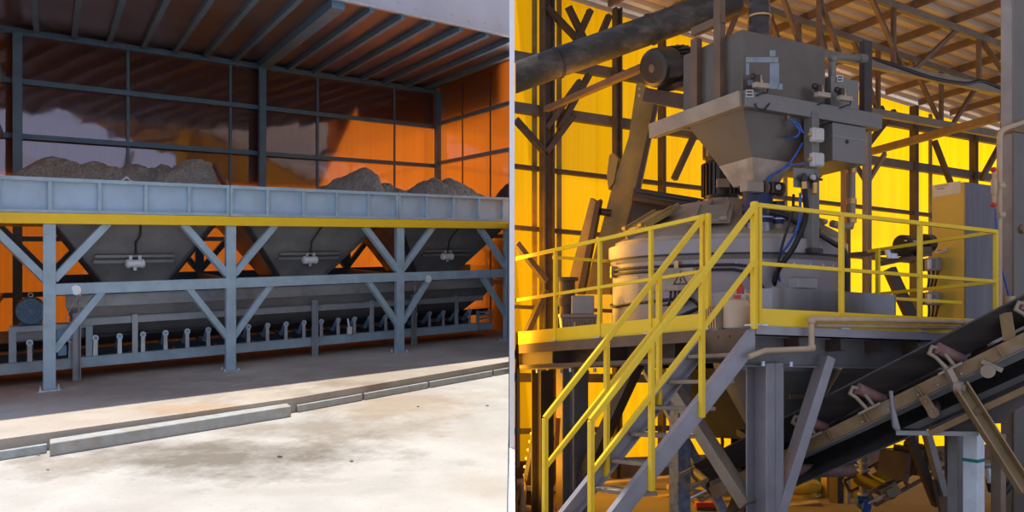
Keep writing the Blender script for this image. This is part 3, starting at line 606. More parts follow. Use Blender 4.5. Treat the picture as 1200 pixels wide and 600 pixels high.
# unseen taller roof added over the nearer half: blocks sun, keeps sky in reflections
rh_ = MB()
pv = []; v = -10.0
while v < 5.6:
    pv += [(v, 0), (v+.09, 0), (v+.125, .05), (v+.175, .05)]; v += .21
rh_.add([R(U0, a, 12+b) for a, b in pv]+[R(U1, a, 12+b) for a, b in pv], [(i, i+1, len(pv)+i+1, len(pv)+i) for i in range(len(pv)-1)])
struct('wall_sky_block', MB().add([R(9, -8, -.2), R(9, 2.6, -.2), R(9, 2.6, 7.5), R(9, -8, 7.5)], [(0, 1, 2, 3)]), 'fascia_grey', RC)  # unseen wall added to block sky; its grey feeds the steel's reflections
struct('roof_sun_block', rh_, 'roof_sheet', RC)
for k in range(24):
    u = -1.5+1.0*k
    part('purlin', MB().chan(R(u, V0, roof_h(u)-.07), R(u, BV-.1, roof_h(u)-.07), .06, .13, .012), 'beam_brown', rf, clip=RC)
def truss(v, hb, u0, u1, xs, lab, dia):
    t = MB(); r_ = part('truss', MB().bar(R(u0, v, hb), R(u1, v, hb), .10, .14), 'truss_grey', rf, lab, RC)
    part('top_chord', MB().bar(R(u0, v, roof_h(u0)-.20), R(u1, v, roof_h(u1)-.20), .10, .12), 'truss_grey', r_, clip=RC)
    for u in xs: part('web', MB().bar(R(u, v, hb), R(u, v, roof_h(u)-.2), .07, .07, up=dV), 'beam_brown', r_, clip=RC)
    for a, b, rev in dia:
        h0, h1 = (roof_h(a)-.2, hb) if rev else (hb, roof_h(b)-.2)
        part('web', MB().bar(R(a, v, h0), R(b, v, h1), .07, .07, up=dV), 'beam_brown', r_, clip=RC)
    return r_
ua = lambda x: uv(x, 5.0); ub = lambda x: uv(x, 6.3)
truss(5.0, 7.24, ua(870), 16, [ua(x) for x in (1047, 1147, 1240, 960, 880)], 'near grey roof truss', [(ua(1068), ua(1122), False), (ua(1020), ua(1060), True), (ua(1147), ua(1195), True), (ua(985), ua(950), False), (ua(900), ua(940), True)])
truss(6.3, 6.98, ub(810), 18, [ub(x) for x in (1029, 1103, 1175, 936)], 'far grey roof truss', [(ub(1066), ub(1103), True), (ub(1115), ub(1147), False), (ub(1000), ub(1029), True), (ub(985), ub(960), False), (ub(900), ub(936), True), (ub(830), ub(870), False)])
part('tie_beam', MB().bar(RV(1172, 137, 3.2), RV(1020, 178, 6.2), .12, .12), 'beam_brown', rf, clip=RC)
tc_ = MB().curve([RV(1010, 68, 5.0)+Z*.02, RV(1040, 74, 4.95), RV(1090, 91, 4.95), RV(1130, 98, 4.95), RV(1150, 95, 4.95), RV(1172, 103, 4.95)], .035, 6)
tag(part('power_cable', tc_, 'cable_black', clip=RC), 'thick black cable lying along the near roof truss', 'cable')

# steel building column at the right edge
cv = .75; cu = uv(1187, cv)
ce_v = R.onu(1172, 300, cu)[1]
t = thing('building_column', 'broad grey-tan building column at the right edge of the hall', 'column', R(cu+.2, cv+.2, 0))
part('shaft', MB().box(R, cu, cu+.5, cv, ce_v, 0, 9), 'hall_steel_light', t, bevel=.015)
part('flange', MB().box(R, cu-.012, cu+.5, cv-.02, cv+.0, 0, 9), 'tank_steel', t)
part('bracket', MB().box(R, cu-.03, cu+.5, cv-.04, ce_v+.03, R.onv(1187, 152, cv)[2]-.03, R.onv(1187, 152, cv)[2]+.03).bolts([R(cu+.12, cv-.02, R.onv(1187, 268, cv)[2])], -dV, .06, .03), 'tan_paint', t)

# ------------------------------------------------------------------ mixer platform
DH = 2.17
pf = thing('mixer_platform', 'raised grey steel platform on columns carrying the mixer, edged in brown and grey beams', 'platform', R(1.6, 1.8, 0))
part('deck', MB().box(R, 0, 3.25, 0, 4.3, DH-.05, DH).box(R, 3.25, 7.2, 1.15, 4.3, DH-.05, DH), 'hall_steel', pf, clip=RC)
part('edge_beam', MB().box(R, -.02, 0.0, .62, 4.3, DH-.10, DH+.01), 'beam_brown', pf, clip=RC)
part('edge_beam', MB().ibeam(R(.34, .65, DH-.17), R(.34, 4.3, DH-.17), .10, .24, .015), 'dark_brown_steel', pf, clip=RC)
part('edge_tube', MB().bar(R(.0, .62, DH-.265), R(.0, 4.3, DH-.265), .05, .045), 'beam_brown', pf, clip=RC)
part('edge_beam', MB().box(R, 0, 3.25, -.015, .0, DH-.065, DH+.01), 'stair_grey', pf, clip=RC)
part('edge_beam', MB().ibeam(R(.0, .22, DH-.20), R(3.25, .22, DH-.20), .14, .28, .015), 'hall_steel', pf, clip=RC)
part('stair_head_plate', MB().box(R, -.03, -.005, .04, .62, DH-.26, DH-.01).bolts([R(-.03, a, DH-.07) for a in (.12, .26, .4)], -dU, .014, .012), 'beam_brown', pf)
for v in (1.1, 2.1, 3.1, 4.1): part('floor_joist', MB().ibeam(R(.1, v, DH-.15), R(5.0 if v > 1.2 else 3.2, v, DH-.15), .10, .18, .012), 'dark_brown_steel', pf, clip=RC)
for i in range(6): part('floor_joist', MB().chan(R(.55+.5*i, .05, DH-.13), R(.55+.5*i, 4.2, DH-.13), .06, .12, .01), 'dark_brown_steel', pf, clip=RC)
def hcol(u, v, m, wd=.22, lab=None):
    c = part('column', MB().ibeam(R(u, v, 0), R(u, v, DH-.3), wd, wd, .016, up=dV), m, pf, lab, RC, .004)
    part('base_plate', MB().box(R, u-.18, u+.18, v-.18, v+.18, 0, .02), m, c, clip=RC); part('cap_bolts', MB().bolts([R(u-.16, v-.14, DH-.34), R(u+.16, v-.14, DH-.34)], Z, .022, .045), 'zinc', c, clip=RC)
hcol(.36, .25, 'stair_grey', .24); hcol(3.0, .3, 'hall_steel'); hcol(.3, 2.95, 'hall_steel', .22); hcol(.3, 3.6, 'dark_brown_steel', .2); hcol(3.0, 3.2, 'dark_brown_steel'); hcol(.9, 3.9, 'dark_brown_steel')
part('brace', MB().bar(RV(969, 418, .16), RV(910, 604, .20), .14, .10), 'stair_grey', pf, bevel=.006)
part('brace', MB().bar(R(.27, .35, .55), R(.22, 1.35, 1.75), .14, .12), 'mixer_tan', pf, bevel=.006)
part('brace', MB().bar(R(.30, 2.85, .5), R(.30, 1.9, 1.9), .14, .12), 'dark_brown_steel', pf)
part('brace', MB().bar(R(.9, 3.8, .4), R(2.4, 3.5, 1.9), .12, .12), 'dark_brown_steel', pf)
part('brace', MB().bar(R(2.2, 2.6, 0), R(1.2, 2.9, 1.95), .14, .10), 'blue_flake', pf)
part('post', MB().box(R, 1.45, 1.63, 2.6, 2.75, 0, 1.95), 'blue_flake', pf, 'flaking pale blue post')
part('post', MB().box(R, 1.9, 2.0, 3.1, 3.2, 0, 1.95), 'dark_brown_steel', pf)

def railing(name, lab, pts_posts, ends, toe, cat='railing', double=()):
    """posts [(u,v)], ends ((u,v),(u,v)) of the straight rails"""
    t = thing(name, lab, cat, R(ends[0][0], ends[0][1], DH))
    (u0, v0), (u1, v1) = ends
    part('top_rail', MB().bar(R(u0, v0, DH+1.08), R(u1, v1, DH+1.08), .04, .04), 'yellow_paint', t, clip=RC, bevel=.005)
    part('middle_rail', MB().bar(R(u0, v0, DH+.565), R(u1, v1, DH+.565), .035, .035), 'yellow_paint', t, clip=RC, bevel=.005)
    for (u, v) in pts_posts:
        part('post', MB().bar(R(u, v, DH), R(u, v, DH+1.10), .042, .042, up=dV), 'yellow_paint', t, clip=RC, bevel=.005)
        part('foot_clip', MB().box(R, u-.05, u+.05, v-.05, v+.05, DH+.01, DH+.025), 'zinc', t, clip=RC)
    if toe:
        part('toe_board', MB().bar(R(toe[0][0], toe[0][1], DH+.09), R(toe[1][0], toe[1][1], DH+.09), .012, .155), 'yellow_paint', t, clip=RC)
    return t
vl = lambda x: R.onu(x, 350, .02)[1]
lr = railing('platform_railing', 'yellow railing along the left edge of the mixer platform', [(.02, .57), (.02, vl(763)), (.02, vl(703)), (.02, vl(651))], ((.02, .56), (.02, 4.3)), ((.02, .62), (.02, 4.3)))
part('post', MB().bar(R(.02, .64, DH), R(.02, .64, DH+1.10), .042, .042, up=dV), 'yellow_paint', lr, bevel=.005)
part('cross_rail', MB().bar(R(.02, vl(648), DH+1.0), R(1.4, vl(648), DH+1.0), .035), 'yellow_paint', lr, clip=RC)
fu = lambda x: R.onv(x, 330, .02)[0]
railing('platform_railing', 'long yellow railing along the front edge of the platform, right of the stair head', [(0, .02), (.062, .02), (fu(986), .02), (fu(1078), .02), (fu(1167), .02)], ((0, .02), (fu(1168), .02)), ((.05, .02), (fu(1168), .02)))
rr = thing('platform_railing', 'short yellow railing behind the front one, near the electrical cabinet', 'railing', R(3.3, 1.3, DH))
for h in (1.08, .565): part('rail', MB().bar(R(fu(1168), .04, DH+h), R(fu(1168)+.02, 1.5, DH+h), .035), 'yellow_paint', rr)
part('post', MB().bar(R(2.95, 1.2, DH), R(2.95, 1.2, DH+1.05), .04, .04, up=dV), 'yellow_paint', rr)
part('rail', MB().bar(R(2.95, 1.2, DH+.5), R(4.3, 1.2, DH+.5), .035), 'yellow_paint', rr)

# stairs
st = thing('staircase', 'steep grey steel staircase with yellow handrails leading up to the platform', 'stairs', R(-.9, .3, 0))
SL = 1.185
sh = lambda u: DH+.02+SL*u
def stringer(v, m, s_):
    ub_ = -(DH+.02)/SL
    mb = MB(); w_ = .11
    a = [R(0, v, DH), R(0, v, DH-.20), R(ub_-.02, v, 0.0), R(ub_-.19, v, 0)]
    mb.prism(a, dV*.012)
    for (p, q) in ((a[0], a[3]), (a[1], a[2])): mb.bar(p+dV*(.03*s_), q+dV*(.03*s_), .06, .014, up=(q-p).cross(dV))
    return part('stringer', mb, m, st)
stringer(0.0, 'stair_grey', 1); stringer(.62, 'stair_grey', -1)
for k in range(9):
    h = DH-.235*(k+1)+.02; u = (h-DH-.02)/SL
    if h < .05: continue
    part('tread', MB().box(R, u-.02, u+.20, .03, .60, h-.05, h-.015), 'wood_tread', st, bevel=.006)
rail_h = lambda u: DH+1.10+1.145*u
for v, nm in ((-.015, 'near'), (.60, 'far')):
    hr = part('handrail', MB().bar(R(0, v, rail_h(0)-.02), R(-1.66, v, rail_h(-1.66)), .042, .05), 'yellow_paint', st, bevel=.005)
    part('middle_rail', MB().bar(R(0, v, rail_h(0)-.50), R(-1.66, v, rail_h(-1.66)-.42), .036, .042), 'yellow_paint', hr, bevel=.005)
    for i, u in enumerate((-1.66, R.onv(762, 450, 0)[0], R.onv(821, 400, 0)[0])):
        if nm == 'far': u = (-1.66, -1.05, -.5)[i]
        part('post', MB().bar(R(u, v, max(0, sh(u)-.12) if u > -1.5 else 0), R(u, v, rail_h(u)), .044, .044, up=dV), 'yellow_paint', hr, bevel=.005)
    if nm == 'near': part('post', MB().bar(R(-.02, v, DH-.02), R(-.02, v, rail_h(0)), .044, .044, up=dV), 'yellow_paint', hr, bevel=.005)

# ------------------------------------------------------------------ the pan mixer
MC = Vector((2.54, 10.2, .6-.089*10.2+DH)); MCz = MC.z
def mp(r, a, h): return Vector((MC.x+r*math.cos(a), MC.y+r*math.sin(a), MCz+h-DH+0))
mx = thing('concrete_mixer', 'big round grey pan mixer with a conical lid on the platform', 'mixer', MC)
part('pan', MB().lathe(MC, Z, [(0.0, 1.30), (.06, 1.33), (.93, 1.33), (.97, 1.36), (.99, 1.36)], 64), 'mixer_grey', mx)
part('rim_band', MB().lathe(MC+Z*.99, Z, [(0, 1.34), (0.005, 1.375), (.155, 1.375), (.165, 1.30)], 64), 'mixer_grey', mx)
part('gasket', MB().lathe(MC+Z*.975, Z, [(0, 1.345), (.0, 1.385), (.022, 1.385), (.022, 1.345)], 64, False), 'cable_black', mx)
part('lid', MB().lathe(MC+Z*1.15, Z, [(0, 1.31), (.05, 1.30), (.44, .62), (.50, .55), (.50, .05)], 24), 'mixer_tan', mx)
for k in range(40):
    a = 2*math.pi*k/40
    if not (22 <= k <= 39): continue
    for h in (.12, .48, .88): part('rivet', MB().lathe(mp(1.325, a, DH+h), Vector((math.cos(a), math.sin(a), 0)), [(0, .018), (.016, .012)], 6), 'zinc', mx)
# lid ribs and hatches
for k in range(8):
    a = math.pi*(k/4+.1); part('lid_rib', MB().bar(mp(1.28, a, DH+1.22), mp(.6, a, DH+1.62), .03, .10), 'mixer_tan', mx)
def hatch(a, w, d, m, lab=None):
    c = mp(1.0, a, DH+1.42); rd = Vector((math.cos(a), math.sin(a), -.57)).normalized(); tg_ = Vector((-math.sin(a), math.cos(a), 0)); nn = tg_.cross(rd)*-1
    if nn.z < 0: nn = -nn
    q = [c+tg_*w/2*i+rd*d/2*j for i, j in ((-1, -1), (1, -1), (1, 1), (-1, 1))]
    h_ = part('hatch', MB().hexa([x for x in q]+[x+nn*.05 for x in q]), m, mx, lab, bevel=.008)
    for i in (-1, 1):
        part('hinge', MB().bar(c+tg_*w*.35*i+nn*.06-rd*d*.5, c+tg_*w*.35*i+nn*.06+rd*d*.55, .05, .03).cyl(c+tg_*w*.35*i+nn*.06+rd*d*.5-tg_*.04, c+tg_*w*.35*i+nn*.06+rd*d*.5+tg_*.04, .03, 8), m, h_)
hatch(math.radians(200), .55, .45, 'ochre_plate'); hatch(math.radians(150), .6, .5, 'ochre_plate'); hatch(math.radians(248), .45, .42, 'mixer_tan'); hatch(math.radians(310), .4, .4, 'mixer_tan')
for k, r0 in ((0, .87), (1, .82)):
    part('hose_band', MB().tube([mp(1.355, math.radians(a), DH+r0) for a in range(150, 262, 5)]+([mp(1.36, math.radians(266), DH+r0-.03), mp(1.37, math.radians(269), DH+r0-.12), mp(1.37, math.radians(270+k*2), DH+.30)] if k else [mp(1.36, math.radians(268), DH+r0-.02), mp(1.37, math.radians(273), DH+.6), mp(1.37, math.radians(275), DH+.3)]), .016, 6), 'cable_black', mx, 'black hose')
part('hose_band', MB().curve([mp(1.35, math.radians(a), DH+h) for a, h in ((160, .48), (175, .46), (190, .44), (200, .46), (225, .50), (240, .52), (246, .44), (255, .50))], .018, 6), 'cable_black', mx, 'black hose')
part('hose_band', MB().curve([mp(1.35, math.radians(a), DH+h) for a, h in ((178, .1), (195, .13), (215, .20), (232, .30), (245, .42))], .018, 6), 'cable_black', mx, 'black hose')
for a in (187, 235): part('hose_clip', MB().hexa([mp(1.33+dr, math.radians(a+da), DH+h) for h in (.78, .92) for da, dr in ((-1, 0), (1, 0), (1, .06), (-1, .06))]), 'brass', mx)
# electrical boxes on the pan
a = math.radians(237); c = mp(1.36, a, DH+.72); rd = Vector((math.cos(a), math.sin(a), 0)); tg_ = Vector((-math.sin(a), math.cos(a), 0))
def obox(c, tg_, rd, w, d, h): return MB().hexa([c+tg_*w/2*i+rd*(d*j)+Z*(h/2*k) for k in (-1, 1) for i, j in ((-1, 0), (1, 0), (1, 1), (-1, 1))])
eb = thing('junction_box', 'pale junction box with a warning triangle on the mixer pan', 'box', c)
part('housing', obox(c, tg_, rd, .34, .10, .24), 'dusty_steel', eb, bevel=.01)
ft = c+rd*.103+tg_*0.03
tri = [ft+tg_*.0+Z*.09, ft-tg_*.085-Z*.055, ft+tg_*.085-Z*.055]
cen = (tri[0]+tri[1]+tri[2])/3
tm = MB(); ins = [cen+(p-cen)*.74 for p in tri]
for i in range(3):
    j = (i+1) % 3; tm.add([tri[i], tri[j], ins[j], ins[i]]+[p+rd*.003 for p in (tri[i], tri[j], ins[j], ins[i])], [(0, 1, 2, 3), (7, 6, 5, 4), (0, 4, 5, 1), (2, 6, 7, 3)])
tm.prism([cen+Z*.035+tg_*.012, cen+Z*-.0+tg_*-.016, cen+Z*.005+tg_*.001, cen+Z*-.035+tg_*-.008, cen+Z*.004+tg_*.02, cen+Z*.002+tg_*.006], rd*.003)
part('warning_triangle', tm, 'warning_black', eb, 'black warning triangle with a lightning bolt')
for k in range(5): part('cable', MB().curve([c+rd*.05+tg_*(-.10+.05*k)-Z*.12, c+rd*.07+tg_*(-.10+.05*k)-Z*.2, c+rd*.05+tg_*(-.13+.04*k+.03*(k % 2))-Z*.26, c+rd*.02+tg_*(-.2+.04*k)-Z*.27], .013, 6), 'cable_black', eb)
a2 = math.radians(219); c2 = mp(1.34, a2, DH+.70); rd2 = Vector((math.cos(a2), math.sin(a2), 0)); t2 = Vector((-math.sin(a2), math.cos(a2), 0))
tag(part('cover_plate', obox(c2, t2, rd2, .26, .03, .20), 'dusty_steel', bevel=.006), 'pale blank cover plate on the mixer pan left of the warning box', 'plate')
# vertical gear motor
mb_ = at(846, 240, 10.15)
gm = thing('gear_motor', 'tall dark ribbed vertical motor on top of the mixer, left of the hopper outlet', 'motor', mb_)
part('flange', MB().lathe(mb_-Z*.14, Z, [(0, .24), (.12, .25), (.125, .30), (.16, .30), (.165, .22), (.2, .22)], 24).bolts([mb_+Vector((.27*math.cos(k*.785), .27*math.sin(k*.785), .02)) for k in range(8)], Z, .022, .03), 'mixer_tan', gm)
part('body', MB().lathe(mb_+Z*.05, Z, [(0, .2), (.05, .215), (.44, .215), (.46, .19), (.50, .19)], 24), 'motor_black', gm)
fb = MB()
for k in range(26):
    a = 2*math.pi*k/26; d = Vector((math.cos(a), math.sin(a), 0)); fb.bar(mb_+d*.225+Z*.10, mb_+d*.225+Z*.48, .012, .035, up=d)
part('cooling_fins', fb, 'motor_black', gm)
part('fan_cowl', MB().lathe(mb_+Z*.55, Z, [(0, .20), (.0, .225), (.16, .225), (.2, .17)], 24), 'motor_black', gm)
part('terminal_box', obox(mb_+Vector((-.05, -.22, .22)), Vector((1, 0, 0)), Vector((0, -1, 0)), .14, .05, .10), 'mixer_tan', gm); part('lifting_lug', obox(mb_+Vector((-.15, -.12, .63)), Vector((1, 0, 0)), Vector((0, -1, 0)), .12, .05, .16), 'mixer_tan', gm)

# ------------------------------------------------------------------ weigh hopper tower
HU, HV, HH = 0.78, 0.94, 4.63
ht = thing('weigh_hopper', 'large dark steel weigh hopper with a tapered cone in a heavy frame above the mixer', 'hopper', R(1.33, 1.35, 3.9))
part('upper_bin', MB().box(R, HU+.03, 1.91, HV+.03, 1.79, HH-.02, 5.27), 'bin_steel', ht, bevel=.008)
part('cone', MB().frustum(R, (1.06, 1.60, 1.10, 1.54), (HU+.05, 1.89, HV+.05, 1.77), 4.03, HH-.1), 'bin_steel', ht)
part('outlet_cone', MB().frustum(R, (1.17, 1.49, 1.18, 1.46), (1.057, 1.603, 1.097, 1.543), 3.80, 4.032), 'dusty_steel', ht, 'dusty pale lower cone')
for (p, q) in (((HU, HV), (2.64, HV)), ((HU, HV), (HU, 2.24)), ((HU, 1.80), (2.64, 1.80)), ((1.93, HV), (1.93, 1.80)), ((2.60, HV), (2.60, 1.80))):
    part('frame_beam', MB().bar(R(p[0], p[1], HH-.08), R(q[0], q[1], HH-.08), .10, .165), 'tank_steel' if p[1] == q[1] else 'mixer_tan', ht, bevel=.006)  # side beams tan: warm light from the left put into their colour
pu = uv(951, HV); ph = R.onv(951, 292, HV)[2]
part('leg', MB().bar(R(pu, HV+.0, ph), R(pu, HV, HH-.1), .115, .115, up=dV), 'tank_steel', ht, bevel=.006)
part('foot_plate', MB().box(R, pu-.09, pu+.07, HV-.08, HV+.12, ph-.05, ph), 'motor_black', ht)
for x, ytop in ((816, 46), (843, 0)):
    vv_ = R.onu(x, 80, HU)[1]; hh = R.onu(x, ytop, HU)[2]
    part('upright', MB().bar(R(HU, vv_, HH-.1), R(HU, vv_, hh), .08, .09, up=dV), 'beam_brown', ht, clip=RC)
part('upright_rail', MB().bar(RU(812, 38, HU), RU(848, 22, HU), .06, .08), 'beam_brown', ht)
pm = MB()
pb = lambda x0, y0, x1, y1: pm.hexa([RV(x, y, HV+dv) for dv in (.028, .034) for x, y in ((x0, y1), (x1, y1), (x1, y0), (x0, y0))])
pb(874, 67, 912, 73); pb(902, 59, 909, 66); pb(874, 74, 878, 88); pb(902, 74, 913, 104); pb(911, 98, 917, 105); pb(876, 94, 883, 100)
part('primer_patch', pm, 'primer_patch', ht, 'blue-grey primer smear')
def label_plate(x0, y0, x1, y1, v, lab):
    t = thing('rating_label', lab, 'label', RV((x0+x1)/2, y1, v-.01))
    part('plate', MB().hexa([RV(x, y, v+dv) for dv in (0, -.012) for x, y in ((x0, y1), (x1, y1), (x1, y0), (x0, y0))]), 'grey_plastic', t)
    m = MB()
    for f0, f1 in ((.18, .38), (.58, .80)):
        yy0 = y0+(y1-y0)*f0; yy1 = y0+(y1-y0)*f1
        m.hexa([RV(x, y, v+dv) for dv in (-.013, -.016) for x, y in ((x0+1.2, yy1), (x1-1.2, yy1), (x1-1.2, yy0), (x0+1.2, yy0))])
    part('print', m, 'motor_black', t, 'dark printed lines')
label_plate(874, 105, 883, 114, HV-.05, 'small white rating label on the frame corner under the big hopper')
def loadcell(x, y, v, lab):
    p = RV(x, y, v-.06); t = thing('load_cell', lab, 'load cell', p-Z*.05)
    part('body', obox(p, eu, -ev, .17, .06, .05), 'dusty_steel', t, bevel=.006)
    part('mount', obox(p-eu*.05+Z*.06, eu, -ev, .05, .05, .08).ball(p-eu*.07+Z*.09, .035, 8).add([], []), 'motor_black', t); part('bolt', MB().lathe(p+eu*.02+Z*.02, Z, [(0, .03), (.04, .03), (.045, .018), (.09, .018)], 8), 'brass', t)
    part('cable', MB().curve([p+eu*.09, p+eu*.12+Z*.02, p+eu*.11-Z*.05, p+eu*.03-Z*.07-ev*.03, p-eu*.03-Z*.1], .008, 5), 'cable_black', t)
loadcell(889, 101, HV, 'tan load cell on the frame at the left of the big hopper'); loadcell(961, 112, HV, 'tan load cell at the right corner of the big hopper'); loadcell(987, 116, HV, 'tan load cell below the small upper tank')
part_h = MB().curve([RV(885, 121, HV-.06), RV(888, 127, HV-.07), RV(896, 128, HV-.07), RV(902, 121, HV-.06)], .008, 5)
tag(part('cable_loop', part_h, 'cable_black'), 'small black cable loop hanging under the hopper frame corner', 'cable')
# vibrator / valve on cone front, blue air hoses
vp = RV(913, 157, HV+.28)
t = thing('cone_valve', 'small brass and black air valve on the front of the hopper cone', 'valve', vp-Z*.06)
part('bracket', obox(vp-eu*.05, eu, -ev, .07, .09, .13), 'dusty_steel', t); part('body', MB().cyl(vp-eu*.02-ev*.06, vp+eu*.1-ev*.08, .035, 10).ball(vp+eu*.04+Z*.05-ev*.06, .035, 8), 'motor_black', t); part('nut', MB().cyl(vp+eu*.08-ev*.09-Z*.02, vp+eu*.13-ev*.09-Z*.02, .02, 8), 'brass', t)
vq = RV(924, 132, HV+.05)
t = thing('air_fitting', 'small dark air fitting under the hopper frame with blue hoses', 'fitting', vq-Z*.05)
part('body', MB().cyl(vq-Z*.04, vq+Z*.04, .03, 10).cyl(vq+Z*.04, vq+Z*.08, .018, 8), 'motor_black', t); part('nut', MB().cyl(vq-Z*.08, vq-Z*.03, .022, 6), 'brass', t)
for i, pts in enumerate(([(924, 138, .0), (934, 148, -.03), (937, 155, -.05), (931, 161, -.05), (918, 160, .15)], [(926, 140, .0), (936, 146, -.03), (940, 154, -.06), (944, 157, -.06)], [(944, 191, -.05), (926, 194, -.02), (908, 203, .12), (898, 215, .2)], [(940, 168, .0), (928, 188, .0), (914, 200, .15), (902, 207, .2), (897, 217, .2)])):
    tag(part('air_hose', MB().curve([RV(x, y, HV+d) for x, y, d in pts], .011, 6), 'blue_hose'), ['blue air hose curling from the fitting back to the cone valve', 'blue air hose from the fitting to the upper grey junction box', 'blue air hose from the lower junction box down to the outlet valve', 'blue air hose falling along the cone to the outlet valve'][i], 'hose', 'blue air hoses')
for y, lab in ((159, 'square pale grey junction box, upper of two on the hopper leg'), (188, 'square pale grey junction box, lower of two on the hopper leg')):
    p = RV(953.5, y, HV-.06); t = thing('junction_box', lab, 'box', p-Z*.08)
    b = part('housing', obox(p, eu, -ev, .145, .07, .15), 'grey_plastic', t, bevel=.02)
    part('cover', obox(p-ev*.07, eu, -ev, .11, .012, .12), 'grey_plastic', t, bevel=.008); part('cable_gland', MB().cyl(p-eu*.07-ev*.03, p-eu*.12-ev*.03, .02, 8), 'brass', t)
p = RV(941, 212, HV-.06); t = thing('air_service_unit', 'air filter and regulator set on a grey plate on the hopper leg', 'regulator', p-Z*.15)
part('mounting_plate', obox(RV(941, 209, HV-.06), eu, -ev, .26, .015, .20), 'tank_steel', t)
for dx in (-.07, .07):
    q = p+eu*(dx+.03)-ev*.05
    part('bowl', MB().lathe(q-Z*.14, Z, [(0, .015), (.01, .03), (.12, .033), (.13, .02)], 12), 'brass', t); part('head', MB().lathe(q-Z*.01, Z, [(0, .035), (.05, .035), (.055, .02), (.08, .02)], 12), 'motor_black', t)
part('gauge', MB().lathe(p+eu*.05-ev*.06+Z*.03, -ev, [(0, .03), (.03, .03)], 14), 'grey_plastic', t); part('manifold', MB().cyl(p-eu*.12-ev*.05+Z*.02, p+eu*.2-ev*.05+Z*.02, .014, 8), 'motor_black', t)
# outlet butterfly valve and sleeves
op = R(1.33, 1.32, 3.76)
t = thing('outlet_valve', 'butterfly valve with a tan actuator under the dusty hopper cone', 'valve', op-Z*.06)
part('valve_body', MB().lathe(op-Z*.05, Z, [(0, .13), (.09, .13)], 20), 'motor_black', t); part('actuator', obox(op-eu*.20-ev*.10, eu, -ev, .22, .10, .11), 'mixer_tan', t, bevel=.008)
for dx in (-.05, .16): part('disc', MB().lathe(op+eu*dx-ev*.15, eu, [(0, .075), (.03, .075)], 18), 'beam_brown', t)
part('gearbox', obox(op+eu*.06-ev*.12, eu, -ev, .14, .12, .12), 'motor_black', t, bevel=.01); part('dial', MB().lathe(op+eu*.04-ev*.25, -ev, [(0, .03), (.02, .03)], 12), 'grey_plastic', t)
for (x, yt, yb, r_, lab) in ((888, 226, 262, .165, 'wide navy rubber sleeve with a steel collar under the outlet valve'), (912, 236, 263, .07, 'narrow navy rubber sleeve right of the wide one on the mixer lid')):
    b = at(x, yb, 9.12); h = (yb-yt)/1000*9.12
    t = thing('rubber_sleeve', lab, 'sleeve', b-Z*.14)
    part('sleeve', MB().lathe(b, Z, [(k*h/8, r_*(1 if k % 2 else .95)) for k in range(9)], 22), 'navy_rubber', t); part('collar', MB().lathe(b-Z*.14, Z, [(0, r_*1.0), (.14, r_*1.0)], 22), 'stainless' if r_ > .1 else 'mixer_tan', t); part('clamp', MB().lathe(b+Z*.05, Z, [(0, r_*1.03), (.015, r_*1.03)], 22), 'zinc', t)
# bundle of hoses down the front of the mixer
for i, (pts, m, lab) in enumerate((([(943, 222), (944, 255), (930, 290), (912, 316), (906, 338)], 'cable_black', 'thick black hose falling from the hopper leg to the steel box'), ([(938, 226), (936, 262), (925, 285), (912, 305), (914, 336)], 'blue_hose', 'long blue hose running down beside the thick black hose'), ([(930, 228), (928, 250), (916, 290), (908, 330)], 'cable_black', 'thin black hose looping beside the long blue hose'), ([(955, 272), (975, 284), (990, 296), (993, 330), (988, 360)], 'cable_black', 'thick black hose curving over the right side of the mixer'), ([(900, 248), (920, 253), (936, 262), (960, 270)], 'cable_black', 'black hose lying across the mixer lid behind the sleeves'))):
    tag(part('hose', MB().curve([at(x, y, 8.75+.12*k-(.3 if i < 3 else 0)) if i != 3 else at(x, y, 9.0+.02*k) for k, (x, y) in enumerate(pts)], .028 if m == 'cable_black' and i != 2 else .014, 8), m), lab, 'hose', 'hoses on the mixer')
# small water tank on the right of the tower
ta, tb = uv(973, HV), uv(1012, HV)
t = thing('water_tank', 'grey steel tank box hanging in the right end of the hopper frame', 'tank', R((ta+tb)/2, HV+.3, 4.1))
hb_, hm_, hp_ = R.onv(990, 191, HV)[2], R.onv(990, 122, HV)[2], R.onv(990, 90, HV)[2]
part('lower_box', MB().box(R, ta, tb, HV-.03, HV+.75, hb_, HH-.17), 'tank_steel', t, bevel=.006)
part('upper_box', MB().box(R, ta+.05, tb-.03, HV+.03, HV+.7, HH-.18, hp_), 'tank_steel', t, bevel=.006)
part('drain_hole', MB().lathe(RV(993, 166, HV-.035), -ev, [(0, .022), (.006, .022)], 12), 'motor_black', t); part('seam', MB().box(R, ta, tb, HV-.036, HV-.03, HH-.32, HH-.312), 'hall_steel_light', t)
label_plate(981, 88, 988, 96, HV+.03, 'small white rating label on the upper tank on the right')
t = thing('guide_channel', 'black upright channel rising behind the small tank', 'channel', RV(1016, 150, HV+.5))
part('web', MB().chan(RV(1017, 140, HV+.35), RV(1017, 48, HV+.35), .07, .12, .014, up=dU), 'motor_black', t)
t = thing('overflow_pipe', 'pale plastic pipe bending from the tank to the black channel', 'pipe', RV(975, 118, HV+.2))
part('pipe', MB().tube([RV(975, 120, HV+.2), RV(975, 76, HV+.2), RV(976.5, 69, HV+.2), RV(983, 67, HV+.2), RV(1012, 69, HV+.3)], .042, 12), 'tank_steel', t); part('elbow', MB().ball(RV(976, 69, HV+.2), .062, 12), 'tank_steel', t); part('socket', MB().cyl(RV(1005, 68.5, HV+.28), RV(1013, 69, HV+.3), .055, 12), 'tank_steel', t)
t = thing('tank_pipe', 'dusty vertical pipe from the tank ending in an elbow by the mixer', 'pipe', at(990, 268, 9.9))
